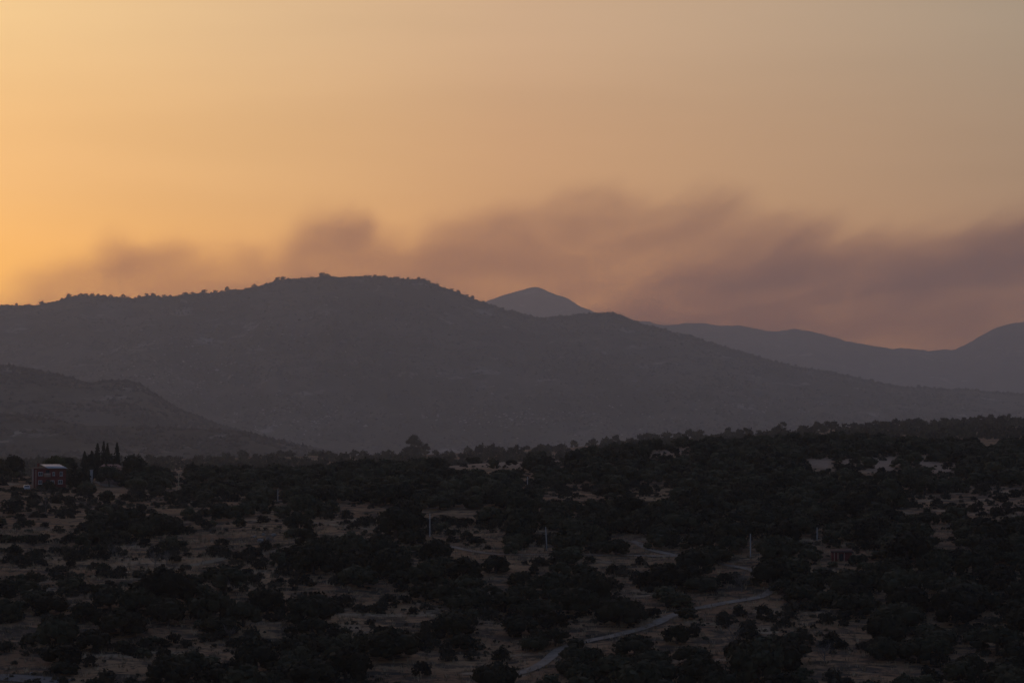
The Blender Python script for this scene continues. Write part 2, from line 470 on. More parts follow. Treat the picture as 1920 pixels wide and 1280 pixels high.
# ------------------------------------------------------------------ open ground in the photo (polygons, photo pixels)
CLEAR = [
    [(187, 913), (225, 910), (262, 922), (300, 935), (330, 950), (290, 958), (230, 945), (185, 930)],
    [(0, 925), (120, 920), (180, 935), (170, 948), (60, 950), (0, 945)],
    [(414, 924), (461, 926), (462, 937), (414, 936)], [(325, 940), (392, 941), (394, 953), (325, 954)],
    [(0, 955), (150, 962), (150, 972), (0, 968)], [(0, 985), (90, 988), (170, 990), (170, 998), (0, 996)],
    [(0, 1030), (90, 1034), (170, 1036), (175, 1068), (60, 1072), (0, 1072)],
    [(200, 1022), (300, 1020), (300, 1048), (205, 1052)],
    [(183, 1072), (270, 1066), (350, 1058), (440, 1043), (535, 1020), (535, 1032), (440, 1054), (350, 1068), (270, 1080), (183, 1084)],
    [(345, 998), (420, 985), (520, 1000), (535, 1020), (440, 1030), (370, 1030)],
    [(496, 966), (560, 968), (640, 980), (640, 996), (560, 985), (496, 976)],
    [(470, 1078), (560, 1070), (640, 1088), (640, 1112), (560, 1110), (470, 1100)],
    [(300, 1170), (344, 1170), (350, 1182), (300, 1182)], [(164, 1226), (242, 1222), (242, 1252), (164, 1254)],
    [(312, 1196), (390, 1196), (392, 1216), (312, 1214)], [(430, 1192), (520, 1186), (530, 1228), (440, 1232)],
    [(0, 1236), (90, 1238), (100, 1256), (0, 1262)], [(27, 1160), (78, 1156), (80, 1166), (27, 1168)],
    [(500, 1154), (540, 1154), (540, 1164), (500, 1164)],
    [(590, 1120), (640, 1100), (735, 1096), (765, 1110), (765, 1165), (690, 1172), (630, 1160)],
    [(640, 945), (734, 945), (734, 985), (660, 990), (640, 985)], [(827, 956), (894, 958), (894, 974), (827, 974)],
    [(865, 985), (937, 982), (940, 1014), (875, 1016)], [(1030, 910), (1080, 908), (1132, 912), (1132, 932), (1030, 930)],
    [(838, 868), (900, 866), (980, 866), (980, 876), (838, 876)], [(940, 852), (980, 852), (980, 868), (940, 868)], [(1036, 851), (1062, 851), (1062, 868), (1036, 868)],
    [(1225, 846), (1290, 838), (1290, 848), (1225, 856)],
    [(1185, 905), (1230, 905), (1260, 920), (1210, 935), (1185, 925)],
    [(1117, 1049), (1226, 1049), (1230, 1082), (1125, 1084)], [(898, 1055), (945, 1056), (945, 1086), (905, 1086)],
    [(773, 1128), (808, 1128), (808, 1164), (773, 1164)], [(792, 1200), (900, 1196), (972, 1198), (985, 1228), (900, 1238), (800, 1238)],
    [(700, 1240), (800, 1240), (866, 1240), (860, 1279), (700, 1279)], [(1062, 1155), (1110, 1155), (1110, 1176), (1062, 1176)],
    [(925, 1150), (955, 1150), (955, 1185), (925, 1185)],
    [(1304, 1136), (1450, 1130), (1524, 1150), (1597, 1160), (1600, 1172), (1500, 1168), (1440, 1186), (1330, 1188), (1304, 1170)],
    [(1353, 1068), (1402, 1074), (1402, 1114), (1353, 1112)], [(1280, 1186), (1340, 1190), (1345, 1226), (1280, 1226)],
    [(1516, 1205), (1560, 1200), (1625, 1225), (1640, 1278), (1540, 1278), (1520, 1240)], [(1630, 1238), (1710, 1238), (1712, 1256), (1630, 1256)],
    [(1740, 1225), (1765, 1225), (1765, 1262), (1740, 1262)],
    [(1518, 861), (1562, 861), (1562, 880), (1518, 876)], [(1580, 860), (1604, 858), (1606, 878), (1582, 878)], [(1612, 862), (1645, 856), (1678, 858), (1680, 886), (1640, 884), (1612, 880)],
    [(1706, 860), (1750, 866), (1790, 868), (1790, 890), (1755, 886), (1706, 868)],
    [(1706, 926), (1760, 924), (1808, 928), (1808, 942), (1706, 944)], [(1820, 908), (1920, 908), (1920, 934), (1820, 936)],
    [(1816, 946), (1860, 942), (1920, 942), (1920, 962), (1880, 972), (1816, 960)],
    [(1850, 825), (1870, 825), (1870, 834), (1850, 834)],
    [(1750, 975), (1786, 1000), (1790, 1022), (1775, 1022), (1750, 990)],
    [(40, 860), (124, 866), (124, 915), (40, 918)], [(186, 868), (222, 868), (222, 880), (186, 880)], [(166, 878), (178, 878), (178, 896), (166, 896)],
    [(180, 898), (222, 906), (222, 916), (180, 908)], [(0, 895), (44, 900), (60, 918), (0, 918)], [(0, 1262), (100, 1266), (110, 1279), (0, 1279)],
    [(1550, 1028), (1600, 1028), (1600, 1056), (1550, 1056)],
]
FIELDS = [i for i, p in enumerate(CLEAR) if p[0] in ((838, 868), (940, 852), (1036, 851), (1225, 846), (1518, 861), (1580, 860), (1612, 862), (1706, 860))]
TRACKS = {
    'main': [(905, 1284), (960, 1268), (1005, 1258), (1030, 1238), (1046, 1216), (1080, 1205), (1109, 1200), (1180, 1189), (1240, 1166), (1270, 1152), (1290, 1142), (1386, 1127), (1420, 1126), (1440, 1119), (1456, 1103), (1452, 1086), (1430, 1076), (1405, 1069), (1325, 1052), (1270, 1045), (1226, 1036), (1205, 1024), (1183, 1014)],
    'side': [(1262, 1045), (1180, 1043), (1023, 1041), (960, 1042), (906, 1040), (880, 1034), (858, 1028), (800, 1020), (740, 1016)],
    'ridge': [(60, 1100), (183, 1078), (270, 1072), (350, 1062), (440, 1048), (535, 1026), (600, 1010)],
    'drive': [(183, 903), (192, 908), (205, 911), (219, 914)],
    'upper': [(496, 971), (560, 976), (640, 988), (700, 996)],
}
POLES = [(806, 962, 1008, 'tall pale'), (1023, 987, 1034, 'pale leaning'), (335, 887, 922, 'yellowish'), (521, 916, 940, 'faint short'),
         (989, 893, 912, 'faint far'), (1407, 1000, 1044, 'grey'), (1532, 988, 1014, 'short pale')]

def in_poly(x, y, poly):
    x = np.asarray(x, float); y = np.asarray(y, float)
    ins = np.zeros(x.shape, bool)
    for (x0, y0), (x1, y1) in zip(poly, poly[1:] + poly[:1]):
        c = (y0 > y) != (y1 > y)
        xx = (x1 - x0) * (y - y0) / (y1 - y0 + 1e-9) + x0
        ins ^= c & (x < xx)
    return ins
# raster of the open ground, quarter resolution
_gx, _gy = np.meshgrid(np.arange(480) * 4 + 2, np.arange(320) * 4 + 2)
OPEN = np.zeros((320, 480), bool)
FIELD = np.zeros((320, 480), np.float32)
for _i, _p in enumerate(CLEAR):
    _m = in_poly(_gx, _gy, _p); OPEN |= _m
    if _i in FIELDS: FIELD[_m] = 1
FIELD[in_poly(_gx, _gy, CLEAR[[i for i, p in enumerate(CLEAR) if p[0] == (1816, 946)][0]])] = .3
FIELD[in_poly(_gx, _gy, CLEAR[[i for i, p in enumerate(CLEAR) if p[0] == (1820, 908)][0]])] = .15
for _ in range(2):
    _f = np.pad(FIELD, 1, 'edge'); FIELD = ((_f[:-2, 1:-1] + 2 * _f[1:-1, 1:-1] + _f[2:, 1:-1]) / 4).astype(np.float32); _f = np.pad(FIELD, 1, 'edge'); FIELD = ((_f[1:-1, :-2] + 2 * _f[1:-1, 1:-1] + _f[1:-1, 2:]) / 4).astype(np.float32)
def _stroke(pts, r):
    for (x0, y0), (x1, y1) in zip(pts, pts[1:]):
        for s in np.linspace(0, 1, 12):
            cx_, cy_ = x0 + (x1 - x0) * s, y0 + (y1 - y0) * s
            OPEN[(np.abs(_gx - cx_) < r) & (np.abs(_gy - cy_) < r * .7)] = True
for _seg in ([(960, 1268), (1005, 1258), (1046, 1216)], [(1109, 1200), (1180, 1189), (1268, 1154)], [(1290, 1142), (1386, 1127), (1440, 1119), (1456, 1103)],
             [(1405, 1069), (1325, 1052)], [(1262, 1043), (1226, 1036), (1183, 1014)], [(906, 1040), (858, 1028)], [(906, 1041), (1020, 1042)], [(1130, 1043), (1262, 1045)]):
    _stroke(_seg, 6)
for _px, _t, _b, _l in POLES: _stroke([(_px, _t), (_px, _b - 6)], 7)

def is_open(px, py):
    i = np.clip((np.asarray(py) / 4).astype(int), 0, 319); j = (np.asarray(px) / 4).astype(int)
    ok = (j >= 0) & (j < 480)
    return OPEN[i, np.clip(j, 0, 479)] & ok

COVER_ROWS = [850, 910, 970, 1030, 1090, 1150, 1210, 1270]
COVER = np.array([
    [.9, .95, .95, .9, .8, .85, .85, .8],
    [.45, .6, .95, .88, .66, .64, .68, .62],
    [.25, .36, .62, .7, .74, .66, .74, .68],
    [.2, .33, .52, .62, .74, .66, .80, .82],
    [.38, .7, .72, .82, .84, .8, .82, .9],
    [.6, .9, .56, .62, .84, .6, .78, .9],
    [.5, .65, .62, .74, .68, .56, .58, .9],
    [.45, .6, .75, .8, .6, .9, .65, .9]])
def cover(px, py):
    c = np.clip((np.asarray(px) - 120) / 240, 0, 6.999); r = np.clip((np.asarray(py) - 850) / 60, 0, 6.999)
    ci = c.astype(int); ri = r.astype(int); u = c - ci; v = r - ri
    return (COVER[ri, ci] * (1 - u) + COVER[ri, ci + 1] * u) * (1 - v) + (COVER[ri + 1, ci] * (1 - u) + COVER[ri + 1, ci + 1] * u) * v

# ------------------------------------------------------------------ the setting: hillside
def build_hillside():
    s = np.concatenate([np.linspace(-1200, -160, 30)[:-1], np.linspace(-160, 2080, 225), np.linspace(2080, 3100, 30)[1:]])
    y = np.concatenate([np.arange(-40, 300, 20.0), np.arange(300, 760, 1.9), np.linspace(760, 2100, 180), np.linspace(2120, 2800, 35)])
    S, Yg = np.meshgrid((s - 960) / F_PX, y)
    X = S * np.maximum(Yg, 120.0)
    Z = ground_z(X, Yg)
    v = np.stack([X, Yg, Z], -1).reshape(-1, 3)
    nx = len(s)
    ii, jj = np.meshgrid(np.arange(len(y) - 1), np.arange(nx - 1), indexing='ij')
    a = (ii * nx + jj).ravel()
    q = np.stack([a, a + 1, a + nx + 1, a + nx], -1)
    me = mesh_np('hillside', v, q, None, True)
    px, py = to_px(v[:, 0], np.maximum(v[:, 1], 1), v[:, 2])
    i = np.clip((py / 4), 0, 319).astype(int); j = np.clip(px / 4, 0, 479).astype(int)
    f = np.where((v[:, 1] > 300) & (v[:, 1] < 745) & (px > 0) & (px < 1920), FIELD[i, j], 0)
    at_ = me.attributes.new('field', 'FLOAT', 'POINT'); at_.data.foreach_set('value', f.astype(np.float32))
    tag(link('hillside', me, M['ground']), 'dry brown hillside under the scattered oaks', kind='structure')
build_hillside()

g = Geo(); g.box(-21900, 21900, -2900, 18200, -70, -62)
tag(link('valley_floor', g.mesh('valley_floor'), M['plain']), 'flat valley floor between the hillside and the mountains', kind='structure')

def strip(name, pts, width, mat, label, lift=0.14):
    P = [ground_at(px, min(py, 1283)) for px, py in pts]
    P = np.array(P)
    # smooth resample
    d = np.concatenate([[0], np.cumsum(np.linalg.norm(np.diff(P[:, :2], axis=0), axis=1))])
    t = np.arange(0, d[-1], 1.6)
    x = np.interp(t, d, P[:, 0]); y = np.interp(t, d, P[:, 1])
    for _ in range(12):
        x[1:-1] = (x[:-2] + 2 * x[1:-1] + x[2:]) / 4; y[1:-1] = (y[:-2] + 2 * y[1:-1] + y[2:]) / 4
    tx = np.gradient(x); ty = np.gradient(y); n = np.hypot(tx, ty) + 1e-9
    nx, ny = -ty / n, tx / n
    w = width * (1 + .18 * fbm(t / 7.0, t * 0 + 5.5, 2))
    V = []
    offs = (-.5, -.18, .18, .5)
    for o in offs:
        X = x + nx * w * o; Y = y + ny * w * o
        V.append(np.stack([X, Y, np.maximum(ground_z(X, Y), ground_z(x, y) - .15) + lift - .05 * abs(o)], -1))
    k = len(t)
    v = np.concatenate(V)
    q = [(r * k + i, r * k + i + 1, (r + 1) * k + i + 1, (r + 1) * k + i) for r in range(3) for i in range(k - 1)]
    me = mesh_np(name, v, q, None, True)
    return tag(link(name, me, M[mat]), label, kind='structure')
strip('gravel_track', TRACKS['main'], 1.75, 'track', 'pale gravel track winding up through the oaks')
strip('side_path', TRACKS['side'], 1.4, 'track', 'narrow pale path running left from the gravel track')
strip('hillside_path', TRACKS['ridge'], 1.5, 'grass', 'worn pale path slanting across the open slope', .08)
strip('driveway', TRACKS['drive'], 3.0, 'track', 'short curved pale drive near the red house')
strip('upper_path', TRACKS['upper'], 1.4, 'grass', 'pale path along the edge of the wood', .08)
strip('road', [(-60, 1272), (0, 1271), (45, 1273), (100, 1281), (130, 1283)], 4.2, 'asphalt', 'grey paved road in the lower left corner')

# ------------------------------------------------------------------ the setting: mountains
def mountain(name, ridge, y_ridge, y_base, z_base, label, rough, seed, relief=1.0, mat='mountain', nt_=90, step=5):
    rx = np.array([p[0] for p in ridge], float); ry = np.array([p[1] for p in ridge], float)
    px = np.arange(rx[0], rx[-1] + 1, step)
    row = np.interp(px, rx, ry)
    ker = np.hanning(5); ker /= ker.sum()
    row = np.convolve(np.pad(row, 2, 'edge'), ker, 'valid')
    yr = y_ridge + 0.05 * y_ridge * fbm(px / 420.0 + seed, px * 0 + seed, 2) * .6
    zr = row_z(row, yr) + rough * fbm(px / 17.0 + seed, px * 0 + 2.2, 4)
    xr = (px - 960) / F_PX
    t = np.concatenate([np.linspace(0, 1, nt_), np.linspace(1.06, 1.6, 8)])
    T, PX = np.meshgrid(t, px, indexing='ij')
    Y = y_base + (yr[None] - y_base) * T
    tc = np.clip(T, 0, 1)
    Z = z_base + (zr[None] - z_base) * (tc ** 1.12)
    amp = relief * (zr[None] - z_base) * .13 * np.clip(tc * (1 - tc) * 4, 0, 1)
    Z = Z + amp * (fbm(PX / 150.0 + seed, T * 1.6 + seed, 4) + .6 * fbm(PX / 45.0, T * 5 + seed, 3))
    back = np.clip(T - 1, 0, 1)
    Z = Z - back * (zr[None] - z_base) * 1.4
    X = xr[None] * Y
    v = np.stack([X, Y, Z], -1).reshape(-1, 3)
    n = len(px)
    ii, jj = np.meshgrid(np.arange(len(t) - 1), np.arange(n - 1), indexing='ij')
    a = (ii * n + jj).ravel()
    q = np.stack([a, a + 1, a + n + 1, a + n], -1)
    o = tag(link(name, mesh_np(name, v, q, None, True), M[mat]), label, kind='structure')
    return dict(px=px, t=t[:nt_], X=X[:nt_], Y=Y[:nt_], Z=Z[:nt_])

MAIN = mountain('mountain', [(-700, 600), (-300, 585), (0, 573), (40, 573), (77, 571), (100, 567), (125, 557), (160, 554), (200, 557), (250, 558), (285, 553), (312, 557), (350, 552), (385, 549), (410, 547), (450, 542), (480, 537), (510, 527), (540, 523), (580, 521), (605, 517), (640, 520), (680, 518), (720, 519), (745, 521), (790, 524), (812, 530), (835, 540), (860, 549), (885, 559), (905, 566), (940, 578), (980, 588), (1015, 596), (1050, 592), (1100, 588), (1130, 586), (1160, 589), (1190, 601), (1225, 613), (1265, 623), (1300, 629), (1320, 637), (1350, 648), (1400, 661), (1440, 675), (1490, 687), (1540, 694), (1580, 701), (1630, 713), (1670, 722), (1730, 727), (1800, 729), (1850, 733), (1920, 739), (2100, 752), (2500, 780), (2800, 800)],
                8800, 6000, -64, 'long scrub covered mountain filling the middle distance', 5.0, 3.3, 1.0)
NEAR = mountain('hill', [(-600, 640), (-300, 655), (-100, 672), (0, 683), (60, 690), (110, 702), (165, 716), (200, 712), (235, 711), (262, 717), (290, 738), (340, 768), (385, 785), (430, 801), (480, 814), (530, 826), (580, 838), (640, 852), (700, 866)],
                5000, 4200, -64, 'rounded dark hill low on the left in front of the mountain', 2.5, 7.9, .9)
LOWH = mountain('low_hill', [(-600, 750), (-200, 764), (0, 776), (50, 778), (110, 787), (165, 797), (230, 800), (300, 799), (360, 803), (430, 805), (470, 812), (520, 824), (580, 840), (640, 856), (700, 870)],
                3800, 3200, -64, 'lowest fold of hills on the left behind the house', 2.0, 13.1, .7)
FARP = mountain('far_peak', [(700, 640), (840, 590), (905, 567), (930, 557), (960, 549), (985, 540.5), (1003, 537), (1020, 542), (1045, 552), (1065, 560), (1085, 573), (1110, 583), (1150, 600), (1220, 640), (1350, 700)],
                17300, 13500, -64, 'bluish rounded peak standing behind the dip of the mountain', 10.0, 19.7, .9, nt_=40)
FARR = mountain('far_ridge', [(900, 640), (1050, 612), (1120, 600), (1180, 597), (1215, 604), (1250, 608), (1297, 605), (1340, 608), (1390, 612), (1430, 617), (1455, 622), (1500, 616), (1530, 623), (1565, 633), (1600, 641), (1650, 650), (1690, 653), (1730, 655), (1760, 657), (1785, 655), (1810, 645), (1840, 629), (1870, 614), (1900, 605), (1925, 603), (1990, 600), (2080, 607), (2300, 630), (2700, 650)],
                15800, 11500, -64, 'hazy far ridge rising to a dome at the right', 14.0, 23.5, 1.0, nt_=50)

def surf(mt, n, rng, tmin=.02, tmax=.99, px0=-120, px1=2040, bias=None):
    i = rng.integers(int(tmin * (len(mt['t']) - 1)), int(tmax * (len(mt['t']) - 1)), n)
    j = rng.integers(np.searchsorted(mt['px'], max(px0, mt['px'][0])), min(np.searchsorted(mt['px'], px1), len(mt['px']) - 2), n)
    u = rng.random(n); w = rng.random(n)
    def L_(A):
        return (A[i, j] * (1 - u) + A[i, j + 1] * u) * (1 - w) + (A[i + 1, j] * (1 - u) + A[i + 1, j + 1] * u) * w
    return np.stack([L_(mt['X']), L_(mt['Y']), L_(mt['Z'])], -1)

# ------------------------------------------------------------------ trees: shapes
def leaf_cards(centres, normals, size, rng):
    n = len(centres)
    nn = normals / (np.linalg.norm(normals, axis=1)[:, None] + 1e-9)
    r = rng.normal(size=(n, 3)); a = np.cross(nn, r); a /= np.linalg.norm(a, axis=1)[:, None] + 1e-9
    b = np.cross(nn, a)
    s = size * (.6 + .8 * rng.random((n, 1)))
    e = .55 + .5 * rng.random((n, 1))
    v = np.stack([centres - a * s, centres - b * s * e, centres + a * s, centres + b * s * e], 1).reshape(-1, 3)
    return v, np.arange(4 * n).reshape(n, 4)

def crown(seed, width, height, z0, blobs, leaves, size, core=CS2, flat=.72, gaps=0.0):
    """Crown of leaf clumps: dark cores with many leaf sized faces round them."""
    rng = np.random.default_rng(seed)
    g = Geo(); r = width / 2
    cs = []
    for k in range(blobs):
        a = k * 2.399 + rng.random() * .8
        rad = r * .66 * math.sqrt((k + .3) / blobs)
        hz = z0 + height * (.36 + .40 * (1 - (rad / (r * .7)) ** 2) * (.6 + .5 * rng.random()))
        br = r * (.34 + .22 * rng.random())
        cs.append((np.array([rad * math.cos(a), rad * math.sin(a), hz]), br))
    for k in range(max(3, blobs // 3)):                     # low skirts
        a = k * 2.1 + rng.random() * 1.2
        cs.append((np.array([r * .62 * math.cos(a), r * .62 * math.sin(a), z0 + height * (.17 + .1 * rng.random())]), r * (.30 + .1 * rng.random())))
    tot = sum(b * b for _, b in cs)
    for c, br in cs:
        if core is not None and rng.random() >= gaps:
            v, q = core
            jit = 1 + .22 * (rng.random((len(v), 1)) - .5)
            g.add(c + v * jit * br * .80 * np.array([1, 1, flat]), q)
        n = max(6, int(leaves * br * br / tot))
        d = rng.normal(size=(n, 3)); d[:, 2] = np.abs(d[:, 2]) * .9 - .25; d /= np.linalg.norm(d, axis=1)[:, None]
        p = c + d * br * (.80 + .34 * rng.random((n, 1)) ** 1.5) * np.array([1, 1, flat])
        v, q = leaf_cards(p, d + rng.normal(size=(n, 3)) * .6, size, rng)
        g.add(v, q)
    return g

def trunk(seed, h, r, spread, limbs=3):
    rng = np.random.default_rng(seed); g = Geo()
    lean = rng.normal(size=2) * .12 * h
    top = np.array([lean[0], lean[1], h])
    g.tube([(0, 0, -.5), (lean[0] * .2, lean[1] * .2, h * .3), (lean[0] * .6, lean[1] * .6, h * .7), top], [r * 1.35, r, r * .85, r * .7], 7)
    for k in range(limbs):
        a = k * 6.283 / limbs + rng.random()
        e = top + np.array([math.cos(a) * spread, math.sin(a) * spread, spread * (.7 + .4 * rng.random())])
        m = (top + e) / 2 + np.array([0, 0, -.1 * spread])
        g.tube([top - (0, 0, .1), m, e], [r * .6, r * .4, r * .12], 5)
    return g

OAKS = []                                                   # near oaks: width 6, height ~4.6
for k in range(9):
    w = 6.0; h = 3.6 + .5 * random.random(); z0 = .05 + .35 * random.random()
    c = crown(100 + k, w, h, z0, 10 + k % 4, 620, .27, flat=.70 + .12 * random.random(), gaps=.12).mesh('oak_crown')
    t = trunk(300 + k, z0 + h * .33, .24, 1.0).mesh('oak_trunk', True)
    c.materials.append(M['oak']); t.materials.append(M['bark'])
    OAKS.append((c, t))
FAR_OAKS = []
for k in range(5):
    w = 6.0; h = 3.9
    FAR_OAKS.append(crown(500 + k, w, h, .2, 5 + k % 2, 110, .40, core=CS2, flat=.74).arrays())
TINY = []
for k in range(5):
    TINY.append(crown(540 + k, 6.0, 4.2, .1, 4 + k % 2, 60, .5, core=CS1, flat=.85).arrays())
SHRUBS = []
for k in range(6):
    m = crown(600 + k, 2.2, 1.35, -.15, 5 + k % 3, 190, .15, core=CS1, flat=.8, gaps=.25).mesh('shrub')
    m.materials.append(M['shrub']); SHRUBS.append(m)
LOW_SHRUBS = [crown(640 + k, 2.0, 1.1, -.15, 3, 34, .24, core=CS1, flat=.8).arrays() for k in range(4)]

# ------------------------------------------------------------------ words for labels
LAND = [  # landmark names and where they show in the photo (pixels)
    ('the red house', 85, 905), ('the cypress group', 200, 870), ('the yellowish pole', 335, 915), ('the short faint pole', 521, 935),
    ('the tall pale pole', 806, 1004), ('the leaning pale pole', 1023, 1030), ('the grey pole', 1407, 1040), ('the short pale pole', 1532, 1010),
    ('the red shed', 1577, 1050), ('the track fork', 1245, 1044), ('the paved track stretch', 1365, 1062), ('the track hairpin', 1450, 1105),
    ('the straight track stretch', 1350, 1134), ('the wide track stretch', 1215, 1182), ('the steep track stretch', 1035, 1232), ('the track foot', 930, 1276),
    ('the pale path end', 880, 1036), ('the boulder heap', 495, 1015), ('the open brown patch', 690, 1135), ('the grassy hollow', 880, 1216),
    ('the corner road', 50, 1274), ('the terraced strip', 90, 1055), ('the slanting path', 330, 1066), ('the dry clearing', 1400, 1160),
    ('the stony clearing', 1575, 1245), ('the pale upper field', 1645, 870), ('the right edge field', 1870, 955), ('the lone slope oak', 580, 1165),
    ('the lower gravel bank', 480, 1210), ('the lower left bank', 200, 1240), ('the bottom right corner', 1900, 1270), ('the yellow field strip', 920, 870),
    ('the dark right wood', 1760, 1110), ('the little side glade', 1685, 1247)]
ORD = ['closest', 'second closest', 'third closest', 'fourth closest', 'fifth closest', 'sixth closest', 'seventh closest', 'eighth closest', 'ninth closest',
       'tenth closest', 'eleventh closest', 'twelfth closest', 'thirteenth closest', 'fourteenth closest', 'fifteenth closest', 'sixteenth closest', 'seventeenth closest', 'eighteenth closest',
       'nineteenth closest', 'twentieth closest', 'twenty-first closest', 'twenty-second closest', 'twenty-third closest', 'twenty-fourth closest', 'twenty-fifth closest',
       'twenty-sixth closest', 'twenty-seventh closest', 'twenty-eighth closest', 'twenty-ninth closest', 'thirtieth closest']
def place_words(items, lands=LAND):
    """items: (px, py) -> one phrase each: the how-manieth closest on which side of which landmark."""
    cell = {}
    for i, (px, py) in enumerate(items):
        d = [math.hypot(px - l[1], (py - l[2]) * 1.4) for l in lands]
        k = int(np.argmin(d)); dx = px - lands[k][1]; dy = (py - lands[k][2]) * 1.4
        side = ('right of' if dx > 0 else 'left of') if abs(dx) > abs(dy) else ('below' if dy > 0 else 'above')
        cell.setdefault((k, side), []).append((d[k], i))
    out = [None] * len(items)
    for (k, side), lst in cell.items():
        lst.sort()
        for r, (_, i) in enumerate(lst):
            out[i] = f'{ORD[min(r, len(ORD) - 1)]} {side} {lands[k][0]}'
    return out

# ------------------------------------------------------------------ trees: placing on the hillside
BIG = [(580, 1170, 104), (1320, 1112, 74), (1420, 1282, 120), (735, 1235, 112), (660, 1085, 80), (870, 1090, 88), (1250, 1108, 88), (975, 1195, 78), (1100, 1130, 96),
       (1190, 1232, 84), (870, 1222, 54), (1690, 1130, 100), (1590, 1120, 96), (1800, 1160, 110), (1870, 1230, 110), (1760, 1215, 84), (1500, 1130, 72), (310, 1140, 120), (230, 1190, 110),
       (110, 1215, 86), (420, 1110, 90), (640, 1260, 90), (1300, 1250, 84), (200, 940, 34), (250, 975, 52), (560, 1000, 60), (740, 1010, 84), (930, 1075, 60),
       (1230, 1030, 48), (1700, 1060, 90), (1850, 1060, 70), (1640, 1010, 66), (1270, 1210, 60), (1040, 870, 0), (480, 1265, 96), (560, 1240, 80), (1150, 1270, 100), (1010, 1165, 80), (1078, 1224, 50), (1288, 1160, 46), (1560, 1064, 26), (1604, 1062, 30), (1580, 884, 26), (1625, 878, 40), (1686, 876, 38), (1735, 896, 48), (1715, 873, 40), (1655, 882, 12), (925, 878, 30), (958, 872, 26), (1262, 850, 26)]
trees = []      # X, Y, radius, px, py
def try_tree(X, Y, r, force=False):
    z = float(ground_z(X, Y)); px, py = to_px(X, Y, z)
    w = 2 * r * F_PX / Y; h = w * .72
    if not force:
        gx = np.linspace(px - w * .42, px + w * .42, 9)
        hit = sum(int(is_open(gx, np.full(9, py - h * f)).sum()) for f in (.1, .3, .5, .7, .85))
        if hit > (1 if w < 60 else 2): return False
    trees.append((X, Y, z, r, px, py))
    return True
for px, py, w in BIG:
    if not w: continue
    X, Y, Z = ground_at(px, min(py, 1283))
    try_tree(X, Y, w * Y / F_PX / 2, True)
rng = np.random.default_rng(5)
cell = {}
def near_ok(X, Y, r, k=.90):
    cx_, cy_ = int(X // 8), int(Y // 8)
    for a in (-1, 0, 1):
        for b in (-1, 0, 1):
            for (x, y, q) in cell.get((cx_ + a, cy_ + b), ()):
                if (x - X) ** 2 + (y - Y) ** 2 < ((r + q) * k) ** 2: return False
    return True
for tr in trees: cell.setdefault((int(tr[0] // 8), int(tr[1] // 8)), []).append((tr[0], tr[1], tr[3]))
NT = 38000
cY = np.sqrt(rng.random(NT) * (745 ** 2 - 305 ** 2) + 305 ** 2)
cX = (rng.random(NT) * 3120 - 600 - 960) / F_PX * cY
cR = (1.15 + 2.35 * rng.random(NT) ** 1.5) * (1 + .15 * vnoise(cX / 40, cY / 40)) * (1 - .22 * np.clip((cY - 450) / 250, 0, 1))
cZ = ground_z(cX, cY); cP, cQ = to_px(cX, cY, cZ)
keep = rng.random(NT) < cover(cP, cQ) ** 1.6 * (.55 + .9 * np.clip(fbm(cX / 26.0 + 50, cY / 40.0, 2) + .5, 0, 1))
for i in np.argsort(-cR):
    if not keep[i]: continue
    if not near_ok(cX[i], cY[i], cR[i]): continue
    if try_tree(cX[i], cY[i], cR[i]):
        cell.setdefault((int(cX[i] // 8), int(cY[i] // 8)), []).append((cX[i], cY[i], cR[i]))
trees = [t for t in trees if not (abs(t[4] - 85) < 50 and 612 < t[1] < 640)]
size_px = np.array([t[3] / t[1] for t in trees])
inside = np.array([-30 < t[4] < 1950 and t[5] < 1310 for t in trees])
order = np.argsort(-(size_px * inside))
NEAR_OAKS = [trees[i] for i in order[:300]]
REST = [trees[i] for i in order[300:]]
words = place_words([(t[4], t[5] - 12) for t in NEAR_OAKS])
med = np.median([t[3] for t in NEAR_OAKS])
for n_, (t, wd) in enumerate(zip(NEAR_OAKS, words)):
    X, Y, z, r, px, py = t
    k = n_ % len(OAKS)
    s = r / 3.0
    hs = s * random.uniform(.68, 1.12)
    o = empty('holm_oak', (X, Y, z - .1), random.random() * 6.28, (s, s, hs))
    big = 'broad dark' if r > med * 1.15 else ('small dark' if r < med * .85 else 'rounded dark')
    tag(o, f'{big} holm oak, {wd}', 'tree', 'holm oaks scattered over the near hillside')
    link('crown', OAKS[k][0], None, o); link('trunk', OAKS[k][1], None, o)

R = np.array(REST)
locs = R[:, :3] - np.array([0, 0, .15])
sc = np.stack([R[:, 3] / 3, R[:, 3] / 3, R[:, 3] / 3 * rng.uniform(.7, 1.1, len(R))], -1)
tag(merged('oak_woodland', FAR_OAKS, rng.integers(0, len(FAR_OAKS), len(R)), locs, rng.random(len(R)) * 6.28, sc, M['oak']),
    'dark oak woodland covering the upper hillside up to its crest', kind='stuff')

# hazy wood on the rise beyond the crest
NH = 3500
hY = rng.uniform(1330, 2030, NH); hX = (rng.uniform(-450, 2420, NH) - 960) / F_PX * hY
hk = rng.random(NH) < (.75 + .8 * np.clip((hX / hY * F_PX - 400) / 300, 0, 1)) * np.clip(fbm(hX / 80, hY / 60, 2) * 1.6 + .55, .12, 1)
hX, hY = hX[hk], hY[hk]
hr = rng.uniform(2.4, 5.6, len(hX))
tag(merged('distant_wood', TINY, rng.integers(0, len(TINY), len(hX)), np.stack([hX, hY, ground_z(hX, hY) - .3], -1), rng.random(len(hX)) * 6.28,
           np.stack([hr / 3, hr / 3, hr / 3 * rng.uniform(.8, 1.3, len(hX))], -1), M['oak']), 'hazy grey wood on the rise beyond the near crest', kind='stuff')

